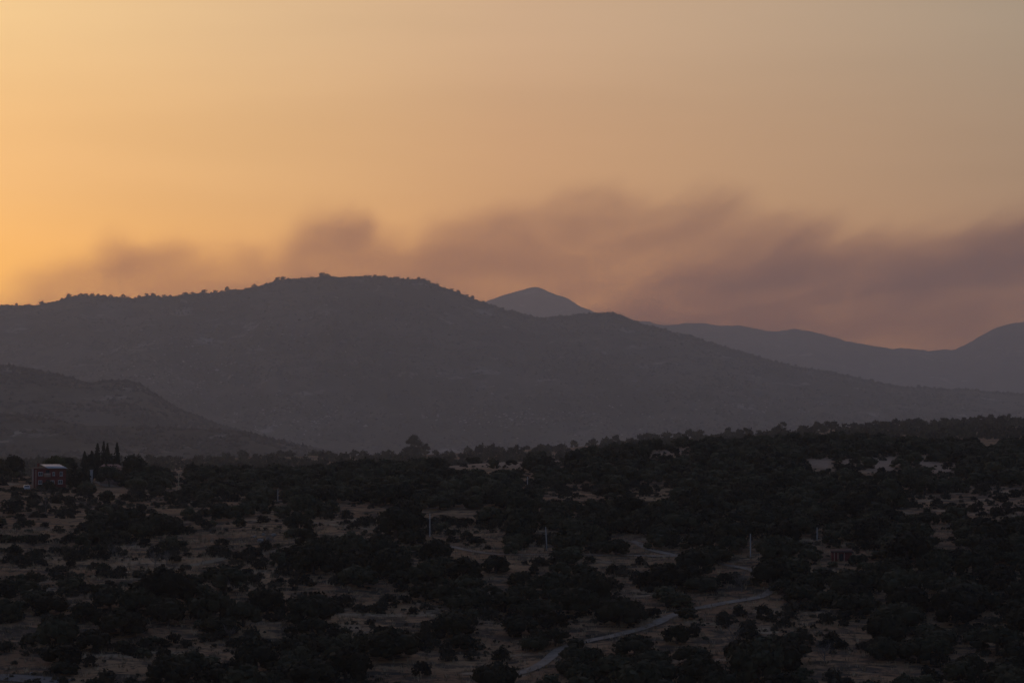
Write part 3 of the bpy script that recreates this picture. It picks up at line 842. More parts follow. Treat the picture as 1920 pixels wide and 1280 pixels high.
# ------------------------------------------------------------------ shrubs and grass
NS = 28000
sY = np.sqrt(rng.random(NS) * (700 ** 2 - 305 ** 2) + 305 ** 2); sX = (rng.random(NS) * 2960 - 520 - 960) / F_PX * sY
sZ = ground_z(sX, sY); sP, sQ = to_px(sX, sY, sZ)
band = np.clip(fbm(sX / 20.0 + 9, sY / 7.0 + 4, 2) * 1.7 + .45, 0, 1)
ok = rng.random(NS) < band
onroad = np.zeros(NS, bool)
for nm in ('main', 'side', 'drive'):
    pts = TRACKS[nm]
    for (x0, y0), (x1, y1) in zip(pts, pts[1:]):
        for s_ in np.linspace(0, 1, 10):
            onroad |= (np.abs(sP - (x0 + (x1 - x0) * s_)) < 20) & (sQ > y0 + (y1 - y0) * s_ - 5) & (sQ < y0 + (y1 - y0) * s_ + 14)
fi = FIELD[np.clip(sQ / 4, 0, 319).astype(int), np.clip(sP / 4, 0, 479).astype(int)] > .3
ok &= ~onroad & ~(fi & (rng.random(NS) < .8)) & ~((np.abs(sP - 85) < 60) & (np.abs(sY - 625) < 14))
sX, sY, sZ, sP, sQ = sX[ok], sY[ok], sZ[ok], sP[ok], sQ[ok]
ss = .28 + 1.2 * rng.random(len(sX)) ** 2.4
occ = np.zeros(len(sX), bool)
for t in trees:
    w = t[3] * F_PX / t[1]
    occ |= (np.abs(sP - t[4]) < w * .9) & (sQ < t[5] + 1) & (sQ > t[5] - w * 1.25) & (sY > t[1] - t[3] * .6)
vis = ~occ & (sP > 4) & (sP < 1916) & (sQ < 1284)
rank = np.argsort(-(ss / sY) * vis)
near_i = rank[:280]
far_i = rank[280:]
words = place_words([(sP[i], sQ[i]) for i in near_i])
for n_, (i, wd) in enumerate(zip(near_i, words)):
    o = link('shrub', SHRUBS[n_ % len(SHRUBS)], None, None, (sX[i], sY[i], sZ[i]), (0, 0, random.random() * 6.28), (ss[i], ss[i], ss[i] * random.uniform(.8, 1.3)))
    tag(o, f'low dusty shrub, {wd}', 'shrub', 'low shrubs on the open ground')
tag(merged('undergrowth', LOW_SHRUBS, rng.integers(0, 4, len(far_i)), np.stack([sX, sY, sZ], -1)[far_i], rng.random(len(far_i)) * 6.28,
           np.stack([ss, ss, ss], -1)[far_i], M['shrub']), 'low scrub between the oaks', kind='stuff')

NG = 20000
gY = np.sqrt(rng.random(NG) * (480 ** 2 - 305 ** 2) + 305 ** 2); gX = (rng.random(NG) * 2500 - 290 - 960) / F_PX * gY
gv = []
for k in range(4):
    r_ = np.random.default_rng(70 + k); g = Geo()
    for b in range(6):
        a = r_.random() * 6.28; c = np.array([math.cos(a), math.sin(a), 0]) * .22 * r_.random(); l = np.array([math.cos(a), math.sin(a), 0]) * .25
        sd = np.array([-math.sin(a), math.cos(a), 0]) * .05; h = .28 + .3 * r_.random()
        g.add([c - sd - (0, 0, .1), c + sd - (0, 0, .1), c + l + (0, 0, h)], None, [(0, 1, 2)])
    gv.append(g.arrays())
gs = rng.uniform(.7, 1.6, NG)
tag(merged('dry_grass', gv, rng.integers(0, 4, NG), np.stack([gX, gY, ground_z(gX, gY)], -1), rng.random(NG) * 6.28, np.stack([gs, gs, gs], -1), M['grass']),
    'dry pale grass tufts on the near slope', kind='stuff')

# ------------------------------------------------------------------ mountainside scrub, rocks and skyline trees
octa = (np.array([(1, 0, 0), (0, 1, 0), (-1, 0, 0), (0, -1, 0), (0, 0, .9), (0, 0, -.5), ], float) * 1.0, np.zeros((0, 4), int),
        np.array([(0, 1, 4), (1, 2, 4), (2, 3, 4), (3, 0, 4), (1, 0, 5), (2, 1, 5), (3, 2, 5), (0, 3, 5)]))
def scatter(name, pts, smin, smax, mat, label, squash=(.7, 1.2), jitter=.35):
    n = len(pts)
    protos = []
    for k in range(6):
        r_ = np.random.default_rng(900 + k); v = octa[0] * (1 + jitter * (r_.random((6, 1)) - .5) * 2)
        protos.append((v, octa[1], octa[2]))
    s = rng.uniform(smin, smax, n)
    tag(merged(name, protos, rng.integers(0, 6, n), pts, rng.random(n) * 6.28, np.stack([s, s * rng.uniform(.6, 1.3, n), s * rng.uniform(*squash, n)], -1), mat), label, kind='stuff')
def clumped(pts, sc_, thr):
    return pts[fbm(pts[:, 0] / sc_ + 31, (pts[:, 1] + pts[:, 2] * 2) / sc_ + 7, 3) + (rng.random(len(pts)) - .5) * .5 > thr]
p_ = np.concatenate([surf(MAIN, 1500, rng, .975, .999), surf(MAIN, 1100, rng, .99, 1.0), surf(NEAR, 300, rng, .96, .999, px1=640), clumped(surf(MAIN, 26000, rng), 160, -.05), clumped(surf(NEAR, 5000, rng, px1=640), 110, -.1), clumped(surf(LOWH, 3500, rng, px1=620), 90, -.1)])
scatter('mountain_scrub', p_, 2.2, 7.0, M['mountain_scrub'], 'dark scrub and trees dotted over the mountainside')
rp = surf(MAIN, 15000, rng, .03, .75)
rpx, rpy = to_px(rp[:, 0], rp[:, 1], rp[:, 2])
wgt = np.exp(-(((rpx - 560) / 90) ** 2 + ((rpy - 785) / 26) ** 2)) * 1.0 + .55 * np.exp(-(((rpx - 330) / 130) ** 2 + ((rpy - 700) / 45) ** 2)) + .6 * np.exp(-(((rpx - 960) / 170) ** 2 + ((rpy - 785) / 18) ** 2)) \
    + .45 * np.exp(-(((rpx - 1380) / 120) ** 2 + ((rpy - 765) / 14) ** 2)) + .22 * np.exp(-(((rpx - 560) / 160) ** 2 + ((rpy - 610) / 30) ** 2)) + .02
scatter('rock_outcrops', rp[rng.random(len(rp)) < wgt], 2.0, 6.5, M['outcrop'], 'pale rock outcrops on the lower mountainside', (.3, .7), .3)

RIDGE = [(4, 6), (12, 7), (30, 8), (53, 7), (77, 8), (106, 7), (115, 8), (128, 10), (140, 9), (150, 10), (160, 13), (172, 14), (183, 10), (193, 9), (207, 9), (230, 12), (238, 10), (260, 9), (274, 10),
         (286, 14), (307, 8), (335, 7), (348, 10), (360, 9), (382, 12), (403, 9), (415, 8), (425, 9), (460, 8), (476, 9), (520, 9), (530, 10), (565, 7), (583, 7), (604, 12), (613, 10), (640, 6),
         (685, 9), (693, 9), (703, 10), (712, 11), (720, 9), (745, 6), (765, 5), (785, 9), (795, 9), (804, 8), (820, 6), (847, 8), (859, 9), (876, 7), (886, 8), (905, 5), (943, 6), (960, 7), (966, 6),
         (985, 5), (995, 6), (1050, 5), (1075, 5), (1105, 5), (1120, 6), (1140, 5), (1163, 6), (1196, 5), (1224, 6), (1247, 6), (1256, 7), (1270, 5), (1310, 7), (1317, 6), (1332, 5), (1360, 6), (1376, 5),
         (1412, 6), (1424, 5), (1456, 8), (1466, 7), (1478, 7), (1492, 6), (1510, 5), (1522, 8), (1536, 6), (1552, 6), (1568, 5), (1590, 6), (1612, 6), (1634, 8), (1646, 7), (1655, 5), (1667, 9), (1674, 7),
         (1692, 5), (1702, 6), (1722, 7), (1734, 6), (1752, 5), (1764, 6), (1792, 5), (1812, 5), (1844, 6), (1872, 5), (1890, 6), (1908, 5)]
ridge_meshes = []
for k in range(6):
    m = crown(560 + k, 6.0, 4.6, .15, 4 + k % 3, 110, .5, core=CS1, flat=.9, gaps=.1).mesh('ridge_tree'); m.materials.append(M['oak']); ridge_meshes.append(m)
ridge_trunk = trunk(77, 1.8, .35, .9).mesh('ridge_trunk'); ridge_trunk.materials.append(M['bark'])
RL = [('the ridge left end', 20, 570), ('the left ridge knoll', 160, 550), ('the left saddle', 240, 555), ('the second ridge bump', 286, 550), ('the rising ridge', 400, 545), ('the upper ridge step', 520, 520),
      ('the summit', 605, 512), ('the summit grove', 705, 512), ('the right summit brow', 795, 520), ('the steep right brow', 870, 550), ('the dip under the far peak', 965, 580), ('the right shoulder', 1140, 585),
      ('the shoulder end', 1225, 605), ('the long slope start', 1315, 635), ('the long slope middle', 1470, 680), ('the pine line', 1640, 715), ('the low ridge tail', 1760, 728), ('the ridge tail end', 1890, 735)]
cells = {}
for i, (px, w) in enumerate(RIDGE):
    d = [abs(px - l[1]) for l in RL]; k = int(np.argmin(d)); cells.setdefault((k, 'right of' if px > RL[k][1] else 'left of'), []).append((d[k], i))
rw = {}
for (k, side), lst in cells.items():
    lst.sort()
    for r_, (_, i) in enumerate(lst): rw[i] = f'{ORD[r_]} {side} {RL[k][0]}'
rid_X, rid_Y, rid_Z = MAIN['X'][-1], MAIN['Y'][-1], MAIN['Z'][-1]
for i, (px, w) in enumerate(RIDGE):
    x = float(np.interp(px, MAIN['px'], rid_X)); y = float(np.interp(px, MAIN['px'], rid_Y)); z = float(np.interp(px, MAIN['px'], rid_Z))
    wm = w * y / F_PX
    s = wm / 6.0 * random.uniform(.75, 1.3)
    o = empty('ridge_tree', (x, y, z - 1.5 - .16 * wm), random.random() * 6.28, (s, s, s * random.uniform(.75, 1.25)))
    tag(o, f'tiny dark skyline tree, {rw[i]}', 'tree', 'trees along the mountain skyline')
    link('crown', ridge_meshes[i % 6], None, o); link('trunk', ridge_trunk, None, o)

# ------------------------------------------------------------------ buildings
def window(parent, x, y, z, w, h, axis='front', frame='white'):
    """A framed window let into a wall face; its pane is a sub-part."""
    f = Geo(); t = .09
    for a, b, c, d in ((-w / 2, w / 2, h / 2 - t, h / 2), (-w / 2, w / 2, -h / 2, -h / 2 + t), (-w / 2, -w / 2 + t, -h / 2 + t, h / 2 - t), (w / 2 - t, w / 2, -h / 2 + t, h / 2 - t), (-t / 3, t / 3, -h / 2 + t, h / 2 - t)):
        f.box(a, b, -.07, .06, c, d)
    o = link('window', f.mesh('window'), M[frame], parent, (x, y, z), (0, 0, 0 if axis == 'front' else -math.pi / 2))
    p = Geo(); p.box(-w / 2 + t, w / 2 - t, .0, .03, -h / 2 + t, h / 2 - t)
    link('pane', p.mesh('pane'), M['glass'], o)
    s = Geo(); s.box(-w / 2 - .08, w / 2 + .08, -.16, .05, -h / 2 - .08, -h / 2 - .002)
    link('sill', s.mesh('sill'), M['white'], o)
    return o

def red_house():
    Y0 = 622.0
    x0, _, _ = at(60.5, 905, Y0)
    zb = float(ground_z(x0 + 4, Y0)) - .2
    ppm = F_PX / Y0
    W, D, H = 8.5, 7.5, 5.55
    zt = float(at(60, 878, Y0)[2]) - zb
    H = zt
    rt = empty('red_house', (float(x0), Y0, zb), math.radians(11))
    tag(rt, 'two storey dark red brick house with a pale sheet roof', 'house')
    b = Geo(); b.box(0, W, 0, D, -1.5, H)
    link('wall', b.mesh('wall'), M['brick'], rt)
    p = Geo(); p.box(-.12, .34, -.14, .30, -1.5, H + .05); link('corner_pillar', p.mesh('corner_pillar'), M['render'], rt)
    p = Geo(); p.box(.82, 1.0, -.10, -.003, -1.5, H - .3); link('downpipe', p.mesh('downpipe'), M['render'], rt)
    r = Geo()                                               # pale lean-to roof over the right two thirds
    v = [(2.0, 3.4, H + 1.05), (6.9, 3.4, H + 1.05), (W + .35, -.55, H + .10), (4.0, -.55, H + .10)]
    v = v + [(a, b_, c - .09) for a, b_, c in v]
    r.add(v, [(0, 3, 2, 1), (4, 5, 6, 7), (0, 1, 5, 4), (1, 2, 6, 5), (2, 3, 7, 6), (3, 0, 4, 7)])
    link('sheet_roof', r.mesh('sheet_roof'), M['metal_roof'], rt)
    r = Geo()
    v = [(-.3, -.3, H + .06), (W + .3, -.3, H + .06), (W + .3, D + .3, H + .06), (-.3, D + .3, H + .06), (1.6, D * .5, H + .42), (W - 1.6, D * .5, H + .42)]
    r.add(v, [(0, 1, 5, 4), (2, 3, 4, 5)], [(1, 2, 5), (3, 0, 4)])
    v2 = [(-.3, -.3, H + .0), (W + .3, -.3, H), (W + .3, D + .3, H), (-.3, D + .3, H)]
    r.add(v2 + v[:4], [(3, 2, 1, 0), (0, 1, 5, 4), (1, 2, 6, 5), (2, 3, 7, 6), (3, 0, 4, 7)])
    link('roof', r.mesh('roof'), M['dark_tile'], rt)
    for (x, z, w, h) in ((2.1, H - 1.35, 1.2, .95), (5.4, H - 1.35, .6, .95), (7.3, H - 1.35, .75, 1.05), (2.0, H - 3.5, 1.0, .95), (5.1, H - 3.5, 1.0, .9), (7.1, H - 3.45, 1.15, .95)):
        window(rt, x, -.05, z, w, h)
    bal = Geo(); bal.box(3.0, 4.6, -.9, -.003, H - 2.15, H - 2.0); bal.box(3.0, 4.6, -.9, -.82, H - 2.0, H - 1.2); bal.box(3.0, 3.08, -.82, -.003, H - 2.0, H - 1.2); bal.box(4.52, 4.6, -.82, -.003, H - 2.0, H - 1.2)
    link('balcony', bal.mesh('balcony'), M['render'], rt)
    d = Geo(); d.box(3.4, 4.3, -.06, -.003, H - 2.0, H - .35); link('balcony_door', d.mesh('balcony_door'), M['dark'], rt)
    d = Geo(); d.box(3.5, 4.4, -.06, -.003, .25, 2.25); dd = link('door', d.mesh('door'), M['dark'], rt)
    h_ = Geo(); h_.box(4.2, 4.28, -.12, -.062, 1.15, 1.3); link('handle', h_.mesh('handle'), M['white'], dd)
    for z in (H - 3.4,): window(rt, -.05, 2.6, z, .8, .9, 'side')
    c = Geo(); c.box(1.2, 1.75, 4.0, 4.55, H + .3, H + 1.25); link('chimney', c.mesh('chimney'), M['brick'], rt)
red_house()

def small_house():
    Y0 = 640.0; x, _, z = at(188, 876, Y0); zb = float(ground_z(x, Y0)); H = float(z) - zb
    rt = empty('cottage', (float(x), Y0, zb), math.radians(-6))
    tag(rt, 'small house with a faded tile roof half hidden among trees by the cypresses', 'house')
    b = Geo(); b.box(0, 4.6, 0, 4, -1, H); link('wall', b.mesh('wall'), M['render'], rt)
    r = Geo(); v = [(-.3, -.4, H + .02), (4.9, -.4, H + .02), (4.3, 2.0, H + .85), (.3, 2.0, H + .85), (4.9, 4.4, H + .02), (-.3, 4.4, H + .02)]
    r.add(v, [(0, 1, 2, 3), (3, 2, 4, 5)], [(1, 4, 2), (5, 0, 3)]); r.add([(a, b_, c - .1) for a, b_, c in v[:2] + v[4:]], [(3, 2, 1, 0)])
    link('roof', r.mesh('roof'), M['tile_roof'], rt)
    window(rt, 1.2, -.05, H - .9, .8, .8); window(rt, 3.4, -.05, H - .9, .8, .8)
    g = Geo()
    x, _, _ = at(171.5, 890, 632.0); zg = float(ground_z(x, 632.0)); top = float(at(171, 881, 632.0)[2])
    g.box(-.32, .32, -.3, .3, -.6, top - zg); g.box(-.42, .42, -.4, .4, top - zg + .002, top - zg + .14)
    tag(link('gatepost', g.mesh('gatepost'), M['concrete'], None, (float(x), 632.0, zg)), 'single pale gatepost between the red house and the cypresses', 'gatepost')
    g = Geo(); g.box(-3.0, 0, -.12, .12, -.6, .75); x2, _, _ = at(168.5, 890, 632.5)
    tag(link('garden_wall', g.mesh('garden_wall'), M['render'], None, (float(x2), 632.4, float(ground_z(x2, 632.4)))), 'low pale garden wall left of the gatepost', 'wall')
small_house()

def red_shed():
    X, Y, Z = ground_at(1560, 1052)
    rt = empty('red_shed', (X, Y, Z), math.radians(-4)); tag(rt, 'small dull red shed with pale upright posts among the oaks', 'shed')
    k = Y / F_PX; W = 37 * k; H = 17 * k
    b = Geo(); b.box(0, W, 0, 2.6, -.6, H); link('wall', b.mesh('wall'), M['brick'], rt)
    r = Geo(); v = [(-.2, -.3, H + .03), (W + .2, -.3, H + .03), (W + .2, 2.9, H + .45), (-.2, 2.9, H + .45)]; v += [(a, b_, c - .07) for a, b_, c in v]
    r.add(v, [(0, 1, 2, 3), (7, 6, 5, 4), (0, 4, 5, 1), (1, 5, 6, 2), (2, 6, 7, 3), (3, 7, 4, 0)]); link('roof', r.mesh('roof'), M['dark_tile'], rt)
    for f in (.12, .30, .62):
        p = Geo(); p.box(W * f - .06, W * f + .06, -.12, -.003, -.5, H - .05); link('post', p.mesh('post'), M['render'], rt)
    d = Geo(); d.box(W * .36, W * .56, -.06, -.003, -.2, H * .82); link('door', d.mesh('door'), M['dark'], rt)
red_shed()

def parked_car():
    Y0 = 612.0; x, _, _ = at(50, 910, Y0); z = float(ground_z(x, Y0))
    rt = empty('parked_car', (float(x), Y0, z), math.radians(14)); tag(rt, 'small pale car parked nose out at the left end of the red house', 'car')
    # body profile along y (front at -y), extruded across x
    prof = [(-1.9, .35), (-1.95, .75), (-1.2, .92), (-.55, 1.40), (1.0, 1.44), (1.75, 1.0), (1.9, .9), (1.9, .35)]
    g = Geo(); n = len(prof)
    v = [(-.8 + (.14 if b > 1.2 else 0), a, b) for a, b in prof] + [(.8 - (.14 if b > 1.2 else 0), a, b) for a, b in prof]
    g.add(v, [(i, (i + 1) % n, n + (i + 1) % n, n + i) for i in range(n)] , [(0, i + 1, i) for i in range(1, n - 1)] + [(n, n + i, n + i + 1) for i in range(1, n - 1)])
    link('body', g.mesh('body'), M['car'], rt)
    w = Geo(); w.add([(-.62, -1.14, .98), (.62, -1.14, .98), (.55, -.62, 1.36), (-.55, -.62, 1.36)], [(0, 1, 2, 3)]); link('windscreen', w.mesh('windscreen'), M['glass'], rt, (0, -.02, .015))
    for sx in (-.55, .55):
        h = Geo(); h.box(sx - .17, sx + .17, -1.975, -1.94, .60, .76); link('headlight', h.mesh('headlight'), M['white'], rt)
    for sx in (-.78, .78):
        for sy in (-1.2, 1.2):
            t = Geo(); t.tube([(sx - .1, sy, .31), (sx + .1, sy, .31)], [.31, .31], 12)
            t.add([(sx - .1, sy, .31)], None, None)
            link('wheel', t.mesh('wheel'), M['tyre'], rt)
parked_car()

for (px, t_, b_, word) in POLES:
    X, Y, Z = ground_at(px + (3 if px == 1023 else 0), b_)
    top = at(px, t_, Y)
    h = float(top[2]) - Z
    rt = empty('power_pole', (X, Y, Z)); where = {806: 'beside the left end of the pale path', 1023: 'above the narrow path in the middle', 335: 'in front of the dark wood right of the red house', 521: 'at the edge of the dark wood',
                                                  989: 'among the dense oaks below the yellow field strip', 1407: 'above the paved track stretch', 1532: 'above the small red shed'}[px]
    tag(rt, f'{word} power pole {where}', 'pole', 'power poles among the oaks')
    g = Geo(); dx = float(top[0]) - X
    g.tube([(0, 0, -1), (dx, 0, h)], [.12, .085], 8); link('shaft', g.mesh('shaft'), M['wood_pole' if px == 335 else 'concrete'], rt)
    g = Geo(); g.box(dx - .35, dx + .35, -.05, .05, h - .35, h - .27); link('crossarm', g.mesh('crossarm'), M['dark'], rt)
    for s_ in (-.3, .3):
        g = Geo(); g.tube([(dx + s_, 0, h - .268), (dx + s_, 0, h - .12)], [.05, .03], 6); link('insulator', g.mesh('insulator'), M['dark'], rt)

# ------------------------------------------------------------------ trees with a character of their own
def spire(px, top_row, base_row, w_px, Y, label, k):
    x, _, z = at(px, top_row, Y); zb = float(ground_z(x, Y)); h = float(z) - zb; r = w_px * Y / F_PX / 2 * 1.2
    rt = empty('cypress', (float(x), Y, zb)); tag(rt, label, 'tree', 'cypresses near the red house')
    rng_ = np.random.default_rng(800 + k); g = Geo(); n = 620
    t = rng_.random(n); a = rng_.random(n) * 6.28
    rad = r * np.minimum(1, 2.6 * (1 - t) ** .75) * (.6 + .4 * np.minimum(1, t * 5)) * (.72 + .4 * rng_.random(n))
    p = np.stack([rad * np.cos(a), rad * np.sin(a), .6 + t * (h - .6)], -1)
    d = np.stack([np.cos(a), np.sin(a), .4 + 0 * a], -1)
    v, q = leaf_cards(p, d + rng_.normal(size=(n, 3)) * .5, .24, rng_); g.add(v, q)
    g.tube([(0, 0, .8), (0, 0, h * .5), (0, 0, h * .97)], [r * .75, r * .7, .05], 8)
    link('crown', g.mesh('crown'), M['cypress'], rt)
    g = Geo(); g.tube([(0, 0, -.5), (0, 0, 1.2)], [.2, .15], 6); link('trunk', g.mesh('trunk'), M['bark'], rt)
for k, a in enumerate([(183, 831, 868, 8.5, 652, 'leftmost and widest of the four tall dark cypress spires'), (194.5, 827.5, 868, 6.5, 655, 'tallest cypress spire, in the middle of the group'),
                       (201.5, 831, 868, 7, 658, 'slim cypress spire just right of the tallest one'), (219.5, 830, 868, 8, 660, 'rightmost cypress spire standing apart from the others'),
                       (158.5, 846, 866, 7, 648, 'short cypress at the far left of the cypress group'), (172, 845, 866, 9, 650, 'stubby cypress left of the tall spires')]):
    spire(*a, k)

def special(name, px, base_row, top_row, w_px, Y, mat, label, seed, blobs=14, leaves=900, group=None, low=.2, size=.27, gaps=.1, hazy=False):
    x, _, zt = at(px, top_row, Y); zb = float(ground_z(x, Y)) if not hazy else float(at(px, base_row, Y)[2])
    zb = min(zb, float(ground_z(x, Y)) + .1)
    h = float(zt) - zb; w = w_px * Y / F_PX
    z0 = h * low
    rt = empty(name, (float(x), Y, zb)); tag(rt, label, 'tree', group)
    c = crown(seed, w, (h - z0) / .92, z0, blobs, leaves, size, flat=.8, gaps=gaps); link('crown', c.mesh('crown'), M[mat], rt)
    link('trunk', trunk(seed + 1, z0 + (h - z0) * .3, .035 * h, w * .18).mesh('trunk', True), M['bark'], rt)
special('broadleaf_tree', 103, 880, 845, 46, 640, 'green', 'wide olive green tree rising behind the red house roof', 1001, group='garden trees round the red house')
special('broadleaf_tree', 128, 885, 852, 34, 648, 'oak', 'dark rounded tree right of the red house roof', 1002, group='garden trees round the red house')
special('broadleaf_tree', 27, 890, 851, 40, 655, 'oak', 'tall dark tree left of the red house', 1003, group='garden trees round the red house')
special('broadleaf_tree', 2, 890, 858, 34, 650, 'oak', 'dark tree cut by the left edge behind the red house', 1004, group='garden trees round the red house')
special('broadleaf_tree', 150, 918, 888, 40, 612, 'oak', 'big dark tree in front of the gatepost beside the red house', 1005, group='garden trees round the red house')
special('broadleaf_tree', 92, 930, 903, 24, 602, 'oak', 'bushy dark tree in front of the red house', 1006, group='garden trees round the red house', blobs=8)
special('broadleaf_tree', 172, 880, 852, 44, 664, 'cypress', 'dark spreading tree at the foot of the cypress spires', 1007, group='garden trees round the red house')
special('broadleaf_tree', 205, 880, 850, 40, 668, 'cypress', 'dense dark tree filling in under the cypress spires', 1008, group='garden trees round the red house')
special('broadleaf_tree', 250, 880, 853, 50, 672, 'oak', 'broad dark tree right of the cypress spires', 1009, group='garden trees round the red house')
special('broadleaf_tree', 205, 905, 875.5, 54, 632, 'oak', 'wide dark tree in front of the small tiled house', 1010, group='garden trees round the red house')
special('broadleaf_tree', 775, 856, 814, 35, 1960, 'oak', 'tall hazy round topped tree standing above the distant wood', 1011, group='hazy trees on the far rise', low=.22, size=.42, gaps=.15, hazy=True, leaves=1000)
special('broadleaf_tree', 798, 856, 829, 20, 1970, 'oak', 'lower hazy tree just right of the tall hazy one', 1012, low=.1, group='hazy trees on the far rise', size=.42, hazy=True, leaves=400, blobs=7)
special('broadleaf_tree', 1468, 806, 790, 15, 1940, 'oak', 'hazy umbrella shaped tree alone on the far rise', 1013, group='hazy trees on the far rise', low=.55, size=.36, hazy=True, leaves=300, blobs=6)
for k, (px, tr, w, lab) in enumerate([(1533, 789, 18, 'hazy round tree left of the domed pair on the far rise'), (1551, 788, 18, 'hazy round tree right beside its twin on the far rise'), (1838, 776, 17, 'first hazy round tree of the row near the right edge'),
                                      (1858, 776, 19, 'second hazy tree of the row near the right edge'), (1878, 777, 20, 'third hazy tree of the row near the right edge'), (1890, 779, 14, 'fourth hazy tree of the row near the right edge'),
                                      (1909, 781, 18, 'hazy tree right at the right edge of the row'), (1808, 781, 11, 'small hazy tree standing left of the row near the right edge'), (1720, 784, 18, 'hazy tree beside a pale patch on the far rise'), (1704, 786, 14, 'small hazy tree left of the pale patch on the far rise')]):
    special('broadleaf_tree', px, tr + 16, tr, w, 1975, 'oak', lab, 1030 + 2 * k, blobs=7, leaves=320, group='hazy trees on the far rise', low=.22, size=.4, hazy=True)

special('broadleaf_tree', 771, 858, 835, 36, 1950, 'oak', 'wide low hazy tree at the foot of the tall hazy one', 1060, group='hazy trees on the far rise', low=.05, size=.42, hazy=True, leaves=500, blobs=9)

def bare_tree(px, py, h_px, label, seed):
    X, Y, Z = ground_at(px, py); h = h_px * Y / F_PX; r_ = np.random.default_rng(seed)
    rt = empty('bare_tree', (X, Y, Z)); tag(rt, label, 'tree', 'leafless grey trees on the slope')
    g = Geo(); g.tube([(0, 0, -.3), (.1, 0, h * .25), (.05, .05, h * .5)], [.09, .07, .05], 5); link('trunk', g.mesh('trunk'), M['twig'], rt)
    g = Geo()
    for k in range(16):
        a = r_.random() * 6.28; b = h * (.15 + .35 * r_.random()); l = h * (.35 + .3 * r_.random()); e = .5 + .5 * r_.random()
        p0 = np.array([.07, .02, b]); p2 = p0 + np.array([math.cos(a) * l * .7, math.sin(a) * l * .7, l * e]); p1 = (p0 + p2) / 2 + r_.normal(size=3) * .08 * h
        g.tube([p0, p1, p2], [.035, .025, .01], 4)
        for j in range(3):
            q2 = p1 + (p2 - p1) * r_.random() + r_.normal(size=3) * .14 * h + (0, 0, .1 * h)
            g.tube([p1 + (p2 - p1) * .2 * j, q2], [.02, .008], 3)
    link('branches', g.mesh('branches'), M['twig'], rt)
for k, a in enumerate([(290, 1062, 34, 'leafless grey tree above the slanting path'), (312, 1060, 28, 'smaller leafless tree right beside the grey one above the path'), (85, 965, 60, 'tall thin leafless tree below the red house'),
                       (210, 1046, 26, 'leafless bush on the terraced strip'), (505, 1028, 30, 'leafless thicket by the boulder heap'), (1100, 1150, 36, 'thin leafless tree in the small gap between oaks'),
                       (1390, 1112, 40, 'spindly bare tree below the paved track stretch'), (1375, 1225, 60, 'tall spindly bare tree in the dry clearing'), (430, 1200, 30, 'bare bush at the lower gravel bank'), (1545, 1245, 44, 'bare tree beside the stony clearing')]):
    bare_tree(*a, 1200 + k)

def boulder(px, py, w_px, label, seed):
    X, Y, Z = ground_at(px, py); s = w_px * Y / F_PX / 2; r_ = np.random.default_rng(seed)
    v, q = CS3; d = v * 1.0
    n = 1 + .25 * fbm(d[:, 0] * 1.7 + seed, d[:, 1] * 1.7 + d[:, 2] * 2.3, 3)
    P = d * n[:, None] * np.array([1, .8, .62])
    cut = r_.normal(size=(4, 3))
    for c in cut:
        c /= np.linalg.norm(c); m = P @ c; ex = np.maximum(m - .72, 0); P = P - ex[:, None] * c * .9
    tag(link('boulder', mesh_np('boulder', P, q), M['rock'], None, (X, Y, Z + s * .25), (0, 0, r_.random() * 6), (s, s, s)), label, 'boulder', 'pale boulders on the slope')
for k, a in enumerate([(488, 1016, 16, 'largest pale boulder of the heap on the slope'), (503, 1013, 12, 'pale boulder at the right of the heap'), (478, 1008, 9, 'small pale boulder at the upper left of the heap'), (513, 1006, 10, 'pale boulder at the upper right of the heap'),
                       (494, 1004, 9, 'pale boulder at the top of the heap'), (60, 1264, 11, 'low pale block beside the corner road'), (1865, 1072, 9, 'small pale boulder in the dark right wood'), (120, 1103, 9, 'grey boulder below the terraced strip'),
                       (38, 1138, 8, 'grey stone near the left edge of the slope'), (645, 1225, 10, 'grey stone at the edge of the lower bank'), (1700, 945, 8, 'pale stone at the edge of the long dry field'), (1830, 838, 7, 'small pale stone high up near the right edge')]):
    boulder(*a, 1300 + k)

# ------------------------------------------------------------------ air
def haze_material():
    m = bpy.data.materials.new('haze_air'); m.use_nodes = True
    nt = m.node_tree; nt.nodes.clear()
    o = nt.nodes.new('ShaderNodeOutputMaterial'); v = nt.nodes.new('ShaderNodeVolumePrincipled')
    v.inputs['Density'].default_value = HAZE_K
    v.inputs['Color'].default_value = (.92, .95, 1.0, 1)
    v.inputs['Anisotropy'].default_value = .34
    nt.links.new(v.outputs[0], o.inputs['Volume'])
    m.cycles.homogeneous_volume = True
    return m
g = Geo(); g.box(-22000, 22000, -3000, HAZE_FAR, -72, HAZE_TOP)
tag(link('haze', g.mesh('haze'), haze_material()), 'thin evening haze in the air over the whole valley', kind='stuff')

